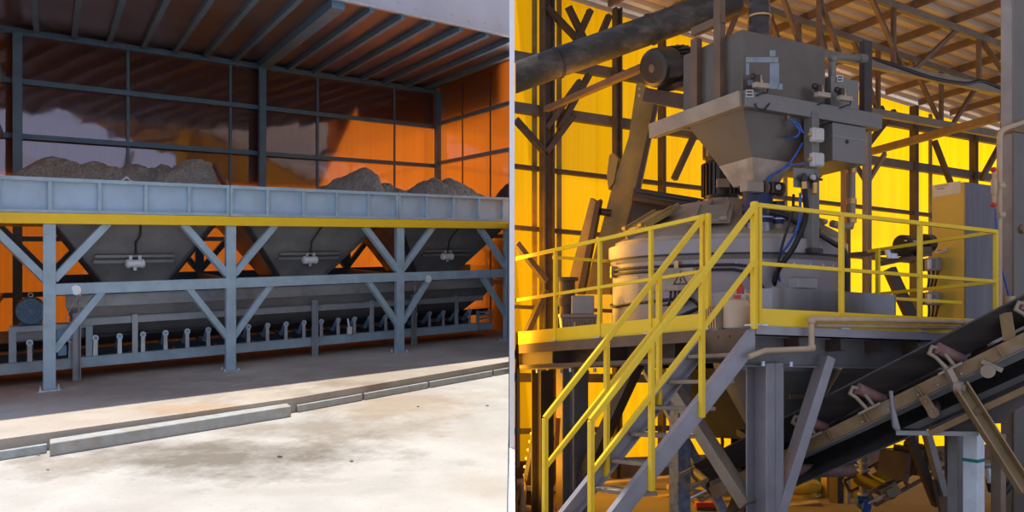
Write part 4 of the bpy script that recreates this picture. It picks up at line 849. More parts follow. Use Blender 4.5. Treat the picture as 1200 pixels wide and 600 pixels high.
part('pipe', MB().tube([at(998, 190, 9.7), at(998, 258, 9.7), at(996, 265, 9.7), at(990, 266, 9.7), at(975, 262, 9.6)], .042, 12), 'mixer_tan', t)
for y in (200, 236, 258): part('coupling', MB().cyl(at(998, y, 9.7)-Z*.03, at(998, y, 9.7)+Z*.03, .055, 12), 'brass', t)
t = thing('support_post', 'slim grey post right of the small tank, standing on the platform', 'post', R(*R.onv(1016, 372, 2.4)[:2], DH))
part('shaft', MB().bar(R(uv(1016, 2.4), 2.4, DH), RV(1016, 120, 2.4), .085, .085, up=dV), 'tank_steel', t)
for s_, x in ((0, 1037), (1, 1000)): part('knee_brace', MB().bar(RV(1016, 215, 2.4), RV(x, 180 if s_ == 0 else 188, 2.6), .05, .05), 'beam_brown', t)
t = thing('support_post', 'brown post behind the dusty vertical pipe', 'post', R(uv(991, 2.6), 2.6, DH)); part('shaft', MB().bar(R(uv(991, 2.6), 2.6, DH), RV(991, 190, 2.6), .09, .09, up=dV), 'beam_brown', t)
# dust duct sleeve above the hopper
b = at(890, 32, 9.2); t = thing('filter_sleeve', 'black fabric sleeve with a clamp standing on top of the big hopper', 'sleeve', b-Z*.1)
part('sleeve', MB().lathe(b-Z*.1, Z, [(k*.06, .115 if k % 2 else .108) for k in range(9)], 20), 'motor_black', t); part('clamp', MB().lathe(b+Z*.10, Z, [(0, .125), (.02, .125)], 20), 'brass', t)
# screw conveyor tube
t = thing('screw_conveyor', 'thick dark scuffed screw conveyor tube slanting across the top left of the hall', 'conveyor', at(603, 92, 10.7))
a, b = at(590, 96, 10.6), at(862, -1, 11.0)
part('tube', MB().cyl(a, b, .185, 28), 'screw_pipe', t, clip=RC)
for f_ in (.22, .62): q = a+(b-a)*f_; part('flange', MB().cyl(q, q+(b-a).normalized()*.035, .20, 28), 'screw_pipe', t, clip=RC)
# horizontal motor up left of the hopper
c = at(764, 80, 9.9); e = (at(815, 74, 10.35)-c).normalized()
t = thing('hoist_motor', 'big dark electric motor with a round fan cowl high beside the hopper', 'motor', at(785, 112, 10.1))
part('fan_cowl', MB().lathe(c, e, [(0, .06), (.0, .17), (.02, .21), (.06, .225), (.29, .225), (.29, .2)], 28), 'motor_black', t)
part('body', MB().lathe(c+e*.29, e, [(0, .2), (.28, .2), (.38, .12), (.46, .10)], 24), 'motor_black', t)
fb = MB(); xx = e.cross(Z).normalized(); yy = xx.cross(e)
for k in range(24):
    d = xx*math.cos(k*math.pi/12)+yy*math.sin(k*math.pi/12); fb.bar(c+e*.31+d*.21, c+e*.56+d*.21, .012, .04, up=d)
part('cooling_fins', fb, 'motor_black', t); part('terminal_box', obox(c+e*.48-ev*.16-Z*.02, eu, -ev, .2, .08, .17), 'motor_black', t)
part('hub', MB().lathe(c-e*.004, -e, [(0, .05), (.01, .04)], 16), 'beam_brown', t); part('base', MB().bar(c+e*.28-Z*.25, c+e*.72-Z*.25, .34, .06), 'dark_brown_steel', t)
t = thing('motor_bracket', 'dark steel channel shelf under the high electric motor', 'bracket', at(800, 128, 10.1))
part('shelf', MB().bar(at(764, 113, 10.35), at(850, 128, 9.55), .30, .16), 'dark_brown_steel', t); part('back_plate', MB().bar(at(806, 100, 10.1), at(806, 55, 10.1), .05, .34, up=eu), 'dark_brown_steel', t)
t = thing('diagonal_strut', 'tan diagonal strut running from the dark wall column up to the motor', 'strut', at(640, 128, 14.0)); part('strut', MB().bar(at(640, 128, 14.0), at(760, 76, 10.6), .09, .085), 'beam_brown', t)
# skip hoist track
def slab(Y, pts, d): return MB().prism([at(x, y, Y) for x, y in pts], Vector((.05, d, 0)))
t = thing('skip_track', 'wide ochre steel track plate leaning beside the mixer, top under the motor', 'track', at(700, 350, 11.4))
part('plate', slab(11.4, [(746, 97), (752, 97), (769, 110), (742, 232), (724, 300), (716, 345), (684, 345), (706, 262), (716, 224), (737, 160)], .10), 'ochre_plate', t)
part('side_flange', slab(11.32, [(769, 110), (773, 113), (748, 232), (731, 300), (722, 345), (715, 345), (724, 300), (742, 232)], .30), 'dark_brown_steel', t)
part('lug', slab(11.36, [(714, 182), (718, 179), (724, 186), (719, 214), (713, 222), (711, 205)], .08), 'ochre_plate', t)
part('cleat', MB().cyl(at(704, 248, 11.3), at(716, 250, 11.3), .05, 10), 'motor_black', t)
for y in (104, 112): part('bolt', MB().lathe(at(749, y, 11.39), -ev, [(0, .02), (.01, .02)], 8), 'grey_plastic', t)
t = thing('skip_rail', 'narrow dark steel rail leaning left of the ochre track', 'rail', at(672, 345, 11.2))
part('web', slab(11.2, [(692, 232), (698, 236), (676, 345), (663, 345), (671, 310)], .04), 'ochre_plate', t); part('flange', slab(11.15, [(698, 236), (704, 233), (683, 345), (676, 345)], .2), 'dark_brown_steel', t)
t = thing('feed_chute', 'dark steel feed chute behind the mixer lid', 'chute', at(790, 262, 11.2))
part('back_plate', MB().prism([at(x, y, 11.3) for x, y in ((744, 236), (848, 250), (848, 275), (738, 285))], Vector((0, .3, 0))), 'hopper_dark', t); part('top_beam', MB().bar(at(742, 228, 11.2), at(850, 246, 11.0), .2, .16), 'dark_brown_steel', t)
for k in range(2): part('rib', MB().bar(at(742, 223+5*k, 11.08), at(850, 241+5*k, 10.88), .03, .02), 'motor_black', t)

# small finned drive unit on the platform, left
q = R(*R.onu(677, 385, .55)[:2], DH); t = thing('drive_unit', 'tan finned drive unit with a grey box on the platform at the left', 'motor', q)
wv = at(698, 380, q.y).x-at(656, 380, q.y).x
sk = MB().hexa([q+Vector((sx*wv*(.42 if k == 0 else .5), sy*.2, .03 if k == 0 else .34)) for k in (0, 1) for sx, sy in ((-1, -1), (1, -1), (1, 1), (-1, 1))])
part('casing', sk, 'mixer_tan', t, bevel=.01); fb = MB()
for k in range(12): fb.bar(q+Vector(((-.40+.8*k/11)*wv, -.205, .06)), q+Vector(((-.46+.92*k/11)*wv, -.215, .32)), .014, .025, up=Vector((0, 1, 0)))
part('fins', fb, 'mixer_tan', t); part('top_plate', MB().box(lambda a, b, c: q+Vector((a, b, c)), -wv*.52, wv*.52, -.23, .23, .34, .375), 'mixer_tan', t)
part('control_box', MB().box(lambda a, b, c: q+Vector((a, b, c)), -wv*.2, wv*.42, -.2, .1, .375, .60), 'hall_steel_light', t, bevel=.01); part('cylinder', MB().lathe(q+Vector((-wv*.3, 0, .375)), Z, [(0, .09), (.1, .09), (.11, .12), (.2, .12), (.21, .1), (.4, .1), (.41, .14), (.45, .14)], 16), 'dark_brown_steel', t)
part('slot', MB().box(lambda a, b, c: q+Vector((a, b, c)), -wv*.16, -wv*.10, -.235, -.21, .15, .28), 'grey_plastic', t)

# stainless box on the front of the deck
su0, su1 = uv(905, .45), uv(1050, .45)
t = thing('steel_trough', 'long low stainless steel box on the platform behind the front railing', 'trough', R((su0+su1)/2, .7, DH))
part('front', MB().box(R, su0, su1, .45, .47, DH, R.onv(980, 341, .45)[2]), 'stainless', t)
part('corner', MB().add([R(su0-.17*math.sin(a), .45+.17*(1-math.cos(a)), h) for h in (DH, 2.585) for a in [i*math.pi/16 for i in range(9)]], [(i, i+1, 10+i, 9+i) for i in range(8)], True), 'stainless', t)
part('side', MB().box(R, su0-.18, su0-.165, .62, 1.1, DH, 2.585), 'stainless', t); part('end_plate', MB().box(R, su1-.02, su1, .45, .85, DH, 2.58), 'stainless', t); part('inner', MB().box(R, su0, su1-.03, .55, .8, DH, 2.45), 'hopper_dark', t)
b = R(uv(935, .62), .62, 2.40); t = thing('sensor_head', 'small grey box sensor on a short neck above the stainless box', 'sensor', b)
part('neck', MB().lathe(b, Z, [(0, .045), (.16, .045), (.17, .06), (.22, .06)], 14), 'stainless', t); part('head', obox(b+Z*.28, eu, -ev, .25, .12, .11), 'hall_steel_light', t, bevel=.006); part('lid', obox(b+Z*.34+ev*.0, eu, -ev, .26, .13, .012), 'mixer_tan', t)
# jug, block and red cap
jb = R(.15, .36, DH); t = thing('plastic_jug', 'tan plastic jerrycan behind the corner post of the railing', 'jug', jb)
part('body', MB().lathe(jb, Z, [(0, .10), (.02, .125), (.22, .125), (.27, .10), (.285, .05)], 4+16), 'jug_plastic', t); part('cap', MB().lathe(jb+Z*.285, Z, [(0, .035), (.035, .035)], 14), 'red_plastic', t)
part('handle', MB().curve([jb+Vector((.05, 0, .27)), jb+Vector((.08, 0, .33)), jb+Vector((.12, 0, .30)), jb+Vector((.12, 0, .2))], .014, 6), 'jug_plastic', t)
t = thing('wood_block', 'rough splintered wood block beside the jerrycan', 'block', R(.02, .52, DH)); part('block', MB().box(R, -.0, .10, .44, .60, DH, DH+.22), 'wood_tread', t); 
for k in range(5): part('splinter', MB().bar(R(-.01, .45+.03*k, DH+.02), R(-.012, .46+.03*k, DH+.20), .012), 'brass', t)
p = RV(867, 338, .5); tag(part('red_cap', MB().lathe(p-Z*.05, Z, [(0, .035), (.07, .035), (.08, .02), (.1, .02)], 14), 'red_plastic'), 'small red plastic cap on the mixer front above the jerrycan', 'cap')
for k, x in enumerate((834, 841)):
    p = at(x, 352, 8.7); tag(part('hose_fitting', MB().cyl(p-Z*.03, p+Z*.05, .025, 8).cyl(p+Z*.05, p+Z*.08, .018, 8), 'brass'), ['brass hose fitting under the mixer band, left one of the pair', 'brass hose fitting under the mixer band, right one of the pair'][k], 'fitting', 'hose fittings')

# electrical cabinet
kv = 1.45; ku = uv(1130, kv); kd = R.onu(1092, 300, ku)[1]; kr = ku+1.15; kt = R.onv(1130, 213, kv)[2]
t = thing('electrical_cabinet', 'tall electrical cabinet with a yellow side and steel front on the platform', 'cabinet', R(ku+.5, kv+.3, DH))
part('body', MB().box(R, ku, kr, kv, kd, DH, kt), 'cabinet_yellow', t, bevel=.008)
part('front_panel', MB().box(R, ku+.004, kr, kv-.012, kv-.001, DH, kt-.003), 'stainless', t, 'brushed steel front')
part('notice', MB().hexa([RU(x, y, ku-du) for du in (.002, .006) for x, y in ((1093, 232), (1126, 226), (1126, 212), (1093, 217))]), 'paper', t, 'faded paper notice')
for j, (a, b) in enumerate(((1096, 1112), (1098, 1106))):
    nl = MB()
    for k in range(5):
        x0 = a+(b-a)*k/5; nl.hexa([RU(x, y+3*j, ku-du) for du in (.007, .009) for x, y in ((x0, 219.6-.17*(x0-1096)), (x0+2, 219.6-.17*(x0-1094)), (x0+2, 218.8-.17*(x0-1094)), (x0, 218.8-.17*(x0-1096)))])
    part('notice_line', nl, 'beam_brown', t, 'faint handwritten line')
part('handle', MB().curve([RU(1098, 293, ku-.01), RU(1098, 296, ku-.05), RU(1108, 294, ku-.05), RU(1109, 291, ku-.01)], .012, 6), 'zinc', t)
for y, lab in ((310, 'upper grey isolator switch on the yellow cabinet side'), (350, 'lower grey isolator switch on the yellow cabinet side')):
    p = RU(1097, y, ku-.03); t = thing('isolator_switch', lab, 'switch', p-Z*.1)
    part('housing', obox(p, ev, -eu, .17, .10, .17), 'hall_steel_light', t, bevel=.015); part('knob', obox(p-eu*.10, ev, -eu, .03, .04, .12), 'white_enamel', t)
    part('plug', MB().cyl(p+ev*.16-eu*.05-Z*.08, p+ev*.16-eu*.05+Z*.08, .05, 10), 'motor_black', t)
    for k in range(3): part('cable', MB().curve([p+ev*(-.06+.06*k)-eu*.05-Z*.08, p+ev*(-.05+.05*k)-eu*.06-Z*.18, p+ev*(.0+.04*k)-eu*.04-Z*.3], .015, 6), 'cable_black', t)
# conveyor head with pulleys beside the cabinet
t = thing('bucket_conveyor_head', 'brown slanting frame with dark pulleys left of the electrical cabinet', 'frame', at(1065, 385, 10.4))
part('top_arm', MB().bar(at(955, 302, 10.9), at(1092, 292, 10.2), .10, .06), 'beam_brown', t); part('leg', MB().bar(at(1042, 315, 10.4), at(1074, 385, 10.4), .13, .12), 'dark_brown_steel', t); part('top_arm', MB().bar(at(1032, 309, 10.5), at(1092, 296, 10.2), .08, .06), 'beam_brown', t)
for x, y, r_ in ((1060, 288, .13), (1074, 292, .09), (1086, 285, .11)): part('pulley', MB().cyl(at(x, y, 10.3)-eu*.06, at(x, y, 10.3)+eu*.06, r_, 18), 'motor_black', t)
part('catch', MB().bar(at(1038, 291, 10.35), at(1043, 302, 10.35), .05).bar(at(1043, 300, 10.35), at(1052, 300, 10.35), .06), 'zinc', t); part('rope', MB().tube([at(1060, 282, 10.2), at(1090, 284, 10.2)], .01, 5), 'zinc', t)

# PVC pipes on the platform front
t = thing('pvc_pipe', 'tan plastic pipe stepping up across the platform edge', 'pipe', R(.6, -.08, 1.9))
part('pipe', MB().tube([RV(878, 418, -.06), RV(896, 411, -.08), RV(948, 409, -.08), RV(951, 405, -.08), RV(951, 378, -.08), RV(953, 374, -.08), RV(1015, 374.5, -.08), RV(1140, 378, -.08)], .026, 10), 'pvc_tan', t)
for x, y in ((951, 407), (951, 376)): part('elbow', MB().ball(RV(x, y, -.08), .04, 12), 'pvc_tan', t)
part('pipe', MB().tube([RV(955, 381, -.03), RV(1130, 384, -.03)], .02, 8), 'pvc_tan', t); part('end_cap', MB().cyl(RV(1128, 378, -.08), RV(1137, 378.3, -.08), .034, 10), 'pvc_tan', t)
t = thing('water_riser', 'tan plastic water pipe running up the building column', 'pipe', R(cu-.1, cv, 2)); px_ = lambda x, y: RV(x, y, cv-.05)
part('pipe', MB().tube([px_(1200, 143), px_(1180, 150), px_(1174, 153), px_(1171.5, 160), px_(1171, 300), px_(1171, 420)], .03, 10), 'pvc_tan', t)
for y in (218, 252): part('clip', MB().cyl(px_(1168, y), px_(1175, y), .045, 10), 'pvc_tan', t)
part('valve_body', MB().tube([px_(1165, 196), px_(1165, 242)], .022, 10).cyl(px_(1165, 210), px_(1165, 228), .034, 10).cyl(px_(1165, 220), px_(1171, 220), .02, 8), 'pvc_tan', t)
for y in (199, 240): part('tap', MB().ball(px_(1164, y), .036, 10, (1, 1, .8)), 'red_plastic', t, 'red tap')
tag(part('water_hose', MB().curve([px_(1166, 245), px_(1168, 270), px_(1173, 310), px_(1180, 338), px_(1183, 350)], .012, 6), 'blue_hose'), 'thin blue hose hanging from the red tap down to the belt', 'hose')
p = px_(1184, 352); t = thing('hose_coupling', 'tan cylindrical hose coupling at the end of the thin blue hose', 'coupling', p-Z*.1); part('body', MB().cyl(p-Z*.05, p+Z*.05, .05, 12), 'pvc_tan', t); part('nut', MB().cyl(p-Z*.12, p-Z*.05, .03, 8), 'zinc', t)

# ------------------------------------------------------------------ inclined belt conveyor
ca, cb = at(925, 533, 8.35), at(1215, 391, 7.35)
cd_ = (cb-ca).normalized(); cx_ = Vector((cd_.y, -cd_.x, 0)).normalized()*-1      # across, away from the viewer
if cx_.y < 0: cx_ = -cx_
cn = cx_.cross(cd_); cn = cn if cn.z > 0 else -cn; cn.normalize()
CL = (cb-ca).length; BW = .80
cp = lambda s, a, n: ca+cd_*s+cx_*a+cn*n
def cpx(x, n=0.0):                                   # distance along the near stringer seen at column x of the photograph
    lo, hi = -2.0, CL+2
    for _ in range(50):
        m = (lo+hi)/2; p = cp(m, 0, n)
        if CX+F*p.x/p.y < x: lo = m
        else: hi = m
    return lo
t = thing('inclined_conveyor', 'black troughed belt conveyor on a tan frame climbing to the right past the platform', 'conveyor', cp(CL*.5, .4, -1.2))
S0, S1 = -.9, CL+.9
for a_, sd_ in ((0, 1), (BW, -1)):
    part('stringer', MB().chan(cp(S0, a_, 0), cp(S1, a_, 0), .05, .115, .01, up=cn, side=1 if cd_.cross(cn).dot(cx_)*sd_ > 0 else -1), 'tan_paint', t)
for x in (973, 1016, 1078, 1172):
    s = cpx(x); part('stiffener', MB().bar(cp(s, -.03, -.05), cp(s, -.03, .05), .012, .06, up=cx_), 'tan_paint', t)
# belt: flat middle, two wings
bl = MB()
sec = [(-.06, .33), (.20, .10), (.60, .10), (.86, .33)]
for (a0, n0), (a1, n1) in zip(sec, sec[1:]):
    bl.hexa([cp(S0, a0, n0), cp(S1, a0, n0), cp(S1, a1, n1), cp(S0, a1, n1), cp(S0, a0, n0+.014), cp(S1, a0, n0+.014), cp(S1, a1, n1+.014), cp(S0, a1, n1+.014)])
part('belt', bl, 'belt_black', t)
part('return_belt', MB().hexa([cp(S0, .0, -.27), cp(S1, .0, -.40), cp(S1, BW, -.20), cp(S0, BW, -.12), cp(S0, .0, -.255), cp(S1, .0, -.385), cp(S1, BW, -.185), cp(S0, BW, -.105)]), 'belt_black', t)
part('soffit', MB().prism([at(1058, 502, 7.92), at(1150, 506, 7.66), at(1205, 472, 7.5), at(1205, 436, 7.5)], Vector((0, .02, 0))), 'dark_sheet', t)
part('under_plate', MB().hexa([cp(s, a, n) for n in (-.075, -.065) for s, a in ((S0, .06), (S1, .06), (S1, BW-.06), (S0, BW-.06))]), 'hall_steel_light', t, 'grey plate under the upper belt')
part('far_skirt', MB().hexa([cp(s, a, n) for n in (-.20, -.06) for s, a in ((S0, BW-.06), (S1, BW-.06), (S1, BW-.05), (S0, BW-.05))]), 'hall_steel_light', t)
part('snub_roller', MB().cyl(at(926, 552, 8.5), at(998, 551, 8.9), .068, 18), 'roller_red', t, 'worn red-banded roller')
part('soffit_rail', MB().bar(cp(cpx(1063), -.02, -.37), cp(S1, -.02, -.37), .05, .055, up=cn), 'tan_paint', t)
for x in (1018, 1112, 1215, 950):
    s = cpx(x); br = part('idler_frame', MB().tube([cp(s+.03, -.05, .05), cp(s-.0, -.06, .20), cp(s-.03, -.06, .26), cp(s+.02, -.05, .30), cp(s+.07, -.03, .25), cp(s+.09, -.02, .07)], .018, 8).bar(cp(s-.06, -.05, .06), cp(s+.16, -.05, .06), .06, .02, up=cn), 'mixer_tan', t)
    part('roller', MB().cyl(cp(s+.05, -.05, .27), cp(s+.16, .17, .07), .056, 16), 'roller_red', br, 'worn red-banded wing roller'); part('roller', MB().cyl(cp(s+.05, .2, .04), cp(s+.05, .6, .04), .045, 14), 'roller_red', br); part('roller', MB().cyl(cp(s+.05, .62, .06), cp(s+.05, .84, .26), .045, 14), 'roller_red', br)
for x in (1078,):
    s = cpx(x); part('return_roller', MB().cyl(cp(s, -.03, -.22 if x > 1000 else -.42), cp(s, BW, -.22 if x > 1000 else -.42), .05, 16), 'roller_red', t)
    part('roller_bracket', MB().bar(cp(s, -.03, -.05), cp(s, -.03, -.26), .03, .08, up=cd_).bolts([cp(s, -.05, -.2), cp(s, -.05, -.1)], -cx_, .02, .02), 'tan_paint', t)
p = cp(cpx(1150), -.03, -.10); part('pulley_block', MB().cyl(p-cx_*.06, p+cx_*.02, .06, 16).bar(p+cn*.1, p-cn*.05+cd_*.1, .05, .04), 'mixer_tan', t)
part('drop_bracket', MB().tube([at(1044, 458, 7.9), at(1048, 500, 7.9), at(1053, 505, 7.9)], .02, 8), 'stair_grey', t); part('drop_bracket', MB().bar(at(1050, 507, 7.85), at(1146, 508, 7.6), .06, .04), 'hall_steel_light', t); part('drop_bracket', MB().bar(at(1046, 480, 7.9), at(1054, 509, 7.9), .04, .03), 'hall_steel_light', t)
# slanting support leg
lg = part('support_leg', MB().chan(at(1122, 452, 7.62), at(1200, 575, 7.35), .10, .12, .012, up=Vector((.8, 0, .5))), 'tan_leg_lit', t); part('pivot', MB().lathe(at(1121, 454, 7.58), -ev, [(0, .06), (.05, .055), (.055, .03), (.07, .03)], 14).bar(at(1110, 432, 7.6), at(1124, 460, 7.6), .08, .05), 'mixer_tan', t)
part('end_post', MB().bar(at(1183, 398, 7.5), at(1178, 366, 7.5), .10, .09, up=cx_), 'tan_paint', t)
for x in (1010, 1040, 1075, 1098, 1125): part('bolt', MB().lathe(cp(cpx(x), -.03, -.02), -cx_, [(0, .014), (.016, .011)], 6), 'hall_steel_light', t)
# posts under the conveyor
for (x, w_, y0, m, lab, Y) in ((1119, 12, 508, 'hall_steel_light', 'grey steel post standing left of the white post under the conveyor', 8.1), (1141, 17, 508, 'white_post', 'white post with a teal tape band under the conveyor', 7.9), (1170, 12, 500, 'mixer_tan', 'dusty tan post right of the white post', 8.3)):
    b = at(x, 508, Y); zf = .6-.089*Y; t = thing('conveyor_post', lab, 'post', (b.x, b.y, zf)); w2 = w_/1000*Y
    part('shaft', MB().bar((b.x, b.y, zf), (b.x, b.y, b.z), w2, w2, up=ev), m, t, bevel=.006)
    part('base_plate', MB().hexa([Vector((b.x+i*.13, b.y+j*.13, zf+k)) for k in (0, .015) for i, j in ((-1, -1), (1, -1), (1, 1), (-1, 1))]), m, t)
    if m == 'white_post':
        q = at(x, 538, Y); part('tape_band', MB().bar(q-Z*.02+eu*0, q+Z*.01, w2+.008, w2+.008, up=ev), 'teal_tape', t, 'teal tape band')
t = thing('leaning_strut', 'light grey strut slanting down left of the grey post under the conveyor', 'strut', at(1109, 590, 8.6)); part('strut', MB().bar(at(1086, 508, 8.6), at(1106, 580, 8.6), .11, .06), 'hall_steel_light', t); part('gusset', MB().bar(at(1100, 560, 8.65), at(1108, 598, 8.65), .2, .03, up=ev), 'beam_brown', t)
t = thing('leaning_strut', 'dark strut slanting down behind the grey post under the conveyor', 'strut', at(1095, 590, 9.2)); part('strut', MB().bar(at(1066, 512, 9.2), at(1098, 592, 9.2), .10, .08), 'dark_brown_steel', t)
t = thing('shovel', 'shovel with a pale handle leaning right of the white post', 'shovel', at(1166, 598, 8.6)); part('handle', MB().cyl(at(1157, 548, 8.6), at(1167, 602, 8.6), .028, 10), 'white_post', t); part('grip', MB().cyl(at(1152, 545, 8.6), at(1163, 545, 8.6), .035, 12), 'hall_steel_light', t); part('sleeve', MB().cyl(at(1160, 566, 8.58), at(1162, 576, 8.58), .034, 10), 'motor_black', t)
t = thing('cable_drum', 'dark coiled hose reel on the floor right of the white post', 'reel', at(1172, 575, 9.2)); part('coil', MB().tube([at(1172, 558, 9.2)+eu*.16*math.cos(a*math.pi/9)+Z*.18*math.sin(a*math.pi/9) for a in range(19)], .045, 10), 'cable_black', t); part('hub', MB().cyl(at(1172, 558, 9.15), at(1172, 558, 9.4), .09, 14), 'beam_brown', t)
t.location = t.location

# ------------------------------------------------------------------ under the platform
fn = R(1.75, 1.45, DH-.1); t = thing('discharge_funnel', 'dark steel discharge funnel under the mixer platform', 'funnel', fn-Z*.95)
part('cone', MB().lathe(fn-Z*.95, Z, [(0, .28), (.02, .28), (.75, .68), (.80, .68)], 28), 'hopper_grey', t); part('gate', MB().box(lambda a, b, c: fn+Vector((a, b, c)), -.35, .35, -.35, .35, -1.0, -.93), 'hopper_dark', t); part('latch', MB().bar(fn+Vector((-.1, -.75, -.45)), fn+Vector((.1, -.75, -.45)), .05), 'beam_brown', t)
t = thing('underdeck_dark_box', 'big dark box added to darken the space under the platform, behind the front column', 'housing', R(3.4, 2.3, 1.0))  # added dark mass, hides the bright wall and darkens under the deck
part('shell', MB().frustum(R, (2.5, 4.0, 2.6, 3.4), (2.0, 5.6, 2.3, 3.8), 1.0, DH-.28), 'hopper_dark', t, bevel=.01); part('rim', MB().box(R, 1.95, 5.65, 2.27, 2.32, DH-.34, DH-.26), 'dark_brown_steel', t)
for k in range(3): part('stiffener', MB().bar(R(2.7+.5*k, 2.58, 1.05), R(2.4+1.2*k, 2.28, DH-.3), .05, .05), 'dark_brown_steel', t)
def belt_frame(p, q, w, d, lab, m='beam_brown', box=False):
    t = thing('tail_conveyor', lab, 'conveyor', Vector(((p.x+q.x)/2, (p.y+q.y)/2, min(p.z, q.z)-.1)))
    d_ = (q-p).normalized(); x_ = Vector((0, d, 0)); n_ = x_.cross(d_).normalized(); n_ = n_ if n_.z > 0 else -n_
    for o in (Vector((0, 0, 0)), x_): part('side_rail', MB().bar(p+o+n_*w/2, q+o+n_*w/2, .03, .04, up=n_).bar(p+o-n_*w/2, q+o-n_*w/2, .03, .04, up=n_).bar(p+o-n_*w/2, p+o+n_*w/2, .04).bar(p+o+d_*.45*(q-p).length-n_*w/2, p+o+d_*.45*(q-p).length+n_*w/2, .04), m, t)
    part('tail_pulley', MB().cyl(p+d_*.22-x_*.08, p+d_*.22+x_*1.05, .10, 18), 'motor_black', t); part('bearing', MB().cyl(p+d_*.22-x_*.16, p+d_*.22-x_*.04, .06, 14).bar(p+d_*.12-x_*.06, p+d_*.34-x_*.06, .05, .15, up=n_), 'mixer_tan', t)
    part('adjuster', MB().cyl(p-d_*.08-x_*.08, p+d_*.18-x_*.08, .016, 8), 'zinc', t)
    part('belt', MB().hexa([p+d_*a+x_*b+n_*c for c in (-.015, .015) for a, b in ((.2, .1), ((q-p).length, .1), ((q-p).length, .9), (.2, .9))]), 'belt_black', t)
    return t
belt_frame(at(816, 579, 9.3), at(935, 520, 8.9), .17, .7, 'brown conveyor tail with pulley and adjuster under the stairs', 'mixer_tan')
belt_frame(at(1022, 585, 10.6), at(1108, 538, 10.6), .17, .8, 'dark brown conveyor tail with pulley, right of the white pipe with a blue valve')
t = thing('head_guard', 'dark brown curved guard plates on the far conveyor tail', 'guard', at(1065, 560, 10.5))
for k, x in enumerate((1046, 1062, 1074)): part('guard_plate', MB().bar(at(x, 560-6*k, 10.5), at(x+4, 528-4*k, 10.5), .12, .35, up=ev), 'beam_brown', t)
zf = lambda Y: .6-.089*Y
def barrel(x, Y, m, lab):
    b = at(x, 500, Y); b.z = zf(Y); t = thing('barrel', lab, 'barrel', b)
    part('body', MB().lathe(b, Z, [(0, .26), (.02, .29), (.27, .285), (.285, .305), (.30, .285), (.56, .285), (.575, .305), (.59, .285), (.84, .29), (.86, .27), (.87, .25)], 28), m, t); part('lid', MB().lathe(b+Z*.855, Z, [(0, .25), (.01, .05)], 20).lathe(b+Z*.86+Vector((.12, 0, 0)), Z, [(0, .03), (.02, .03)], 10), m, t)
barrel(958, 13.6, 'barrel_green', 'green ribbed barrel under the platform behind the conveyor'); barrel(990, 14.2, 'barrel_blue', 'dark blue ribbed barrel right of the green barrel')
for k, (x, y, w_) in enumerate(((928, 592, .5), (932, 577, .46))):
    b = at(x, y, 13.0); mbb = MB().ball(b+Z*.1, .30, 14, (1.4, .8, .45))
    tag(part('sack', mbb, 'lemon_bag'), ['yellow sack lying flat left of the green barrel, lower one', 'yellow sack left of the green barrel, lying on another sack'][k], 'sack', 'yellow sacks')
t = thing('yellow_rack', 'ochre steel rack frame standing in front of the barrels', 'rack', at(985, 590, 12.9)); b0 = at(968, 590, 12.9); b1 = at(1002, 590, 12.9)
for b in (b0, b1): part('post', MB().bar((b.x, b.y, zf(b.y)), (b.x, b.y, at(968, 545, 12.9).z), .10, .10, up=ev), 'ochre_plate', t)
part('rail', MB().bar(at(968, 573, 12.9), at(1002, 580, 12.9), .06, .09), 'ochre_plate', t)
t = thing('rack_post', 'grey and brown post between the two ochre rack posts', 'post', at(983, 590, 12.3)); b = at(980, 590, 12.3); part('shaft', MB().bar((b.x, b.y, zf(b.y)), (b.x, b.y, at(980, 550, 12.3).z), .14, .14, up=ev), 'dark_brown_steel', t); part('plate', MB().bar((b.x+.12, b.y-.1, zf(b.y)), (b.x+.12, b.y-.1, at(980, 550, 12.3).z), .07, .05, up=ev), 'hall_steel_light', t)
b = at(1012, 585, 11.3); t = thing('water_pipe', 'white upright water pipe with a blue valve under the conveyor', 'pipe', (b.x, b.y, zf(b.y)))
part('pipe', MB().lathe((b.x, b.y, zf(b.y)), Z, [(0, .055), (1.4, .055)], 16), 'hall_steel_light', t)
for y in (543, 552, 580): part('collar', MB().lathe(at(1012, y, 11.3), Z, [(0, .08), (.03, .08)], 16), 'grey_plastic', t)
part('valve', MB().ball(at(1012, 588, 11.3), .11, 12).cyl(at(1004, 586, 11.2), at(1020, 586, 11.2), .05, 10), 'valve_blue', t, 'blue valve body'); part('handwheel', MB().lathe(at(1014, 594, 11.1), -ev, [(0, .09), (.03, .09)], 16), 'valve_blue', t)
# slanting skip rails running down under the platform at the left
for k, (x0, y0, x1, y1, w_, m, lab) in enumerate(((652, 425, 618, 600, .26, 'dark_brown_steel', 'broad dark skip rail descending under the platform, left one of two'), (672, 425, 637, 600, .20, 'dark_brown_steel', 'dark skip rail descending under the platform, right one of two'))):
    t = thing('skip_rail', lab, 'rail', at(x1, y1, 11.4)); p, q = at(x0, y0, 11.8), at(x1, y1, 11.4); part('web', MB().bar(p, q, w_, .05, up=ev), m, t, clip=RC); part('flange', MB().bar(p+eu*w_*.5, q+eu*w_*.5, .03, .2, up=ev), 'beam_brown', t, clip=RC)
    if k == 0:
        part('rack_teeth', MB().bar(p-eu*.2-Z*.4, q-eu*.12+Z*.1, .04, .03), 'motor_black', t, clip=RC)
        for j in range(9): part('tooth', MB().ball(p+(q-p)*(.42+.055*j)-eu*.19-ev*.03, .022, 6), 'grey_plastic', t, clip=RC)
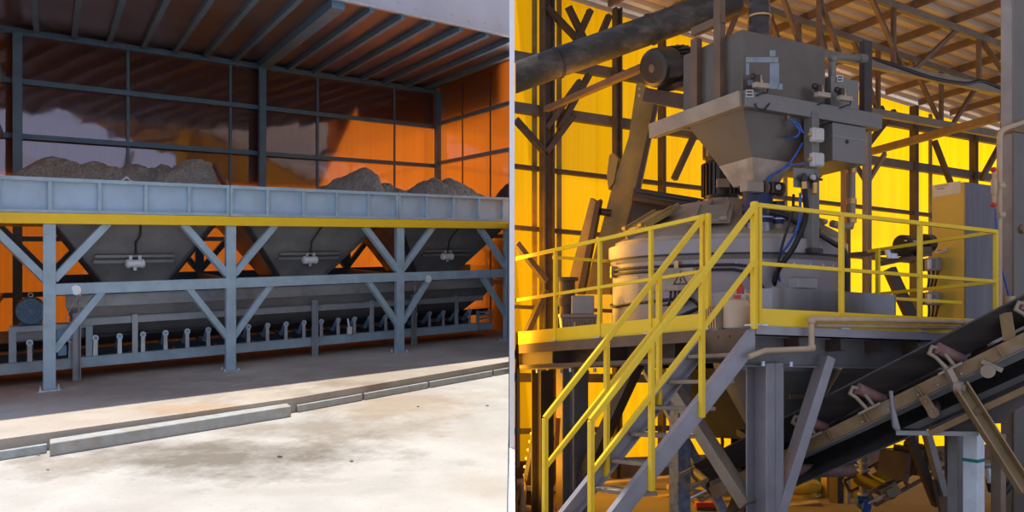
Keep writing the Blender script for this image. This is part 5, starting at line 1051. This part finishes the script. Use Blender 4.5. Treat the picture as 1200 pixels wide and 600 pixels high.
t = thing('skip_post', 'dark reddish brown post left of the staircase under the platform', 'post', at(668, 590, 11.0)); b = at(660, 590, 11); part('shaft', MB().bar((b.x, b.y, zf(b.y)), (b.x, b.y, at(660, 430, 11).z), .13, .13, up=ev), 'beam_brown', t); part('plate', MB().bar(at(652, 530, 10.9), at(654, 490, 10.9), .06, .03), 'rust_brown', t)
t = thing('floor_pipe', 'tan bent pipe standing by the white dividing wall', 'pipe', at(608, 598, 10.8)); part('pipe', MB().tube([at(606, 566, 10.8), at(611, 565, 10.8), at(613, 570, 10.8), at(612, 600, 10.8)], .045, 10), 'pvc_tan', t); part('riser', MB().tube([at(606.5, 430, 10.8), at(606.5, 545, 10.8), at(604.8, 547, 10.8)], .03, 10), 'tank_steel', t)
t = thing('floor_rail', 'long tan pipe lying across the floor behind the staircase', 'pipe', at(700, 590, 11.4)); part('pipe', MB().tube([at(610, 595, 10.9), at(640, 600, 11.2)], .05, 10).add([], []), 'pvc_tan', t); part('bar', MB().bar(at(606, 572, 11.3), at(690, 573, 11.6), .06, .06), 'hall_steel_light', t)
tag(part('hanging_chain', MB().tube([at(846+.6*math.sin(k), 512+4*k, 9.6) for k in range(10)], .02, 6), 'rust_brown'), 'rusty red chain hanging above the conveyor tail under the stairs', 'chain')
t = thing('floor_brush', 'red floor brush on the ground behind the stairs', 'brush', at(829, 600, 10.9)); b = at(829, 594, 11.5); part('head', MB().box(lambda a, b_, c: b+Vector((a, b_, c)), -.16, .16, -.06, .06, -.0, .07), 'red_plastic', t, bevel=.01); part('bristles', MB().box(lambda a, b_, c: b+Vector((a, b_, c)), -.15, .15, -.05, .05, -.07, .0), 'rust_brown', t)
for k, (x0, y0, x1, y1, Y) in enumerate(((782, 571, 900, 583, 12.5), (700, 568, 790, 560, 14.0), (720, 590, 840, 575, 13.0), (880, 598, 960, 590, 12.0))):
    tag(part('plank', MB().bar(at(x0, y0, Y), at(x1, y1, Y), .18, .06), 'wood_tread' if k % 2 else 'ochre_plate', clip=RC, bevel=.006), ['long ochre plank lying behind the conveyor tail', 'dusty plank near the yellow wall behind the stairs', 'ochre plank on the floor behind the lowest stair treads', 'dusty plank on the floor below the green barrel'][k], 'plank', 'planks on the hall floor')

for o in bpy.data.objects:
    if '_w' in o: del o['_w']
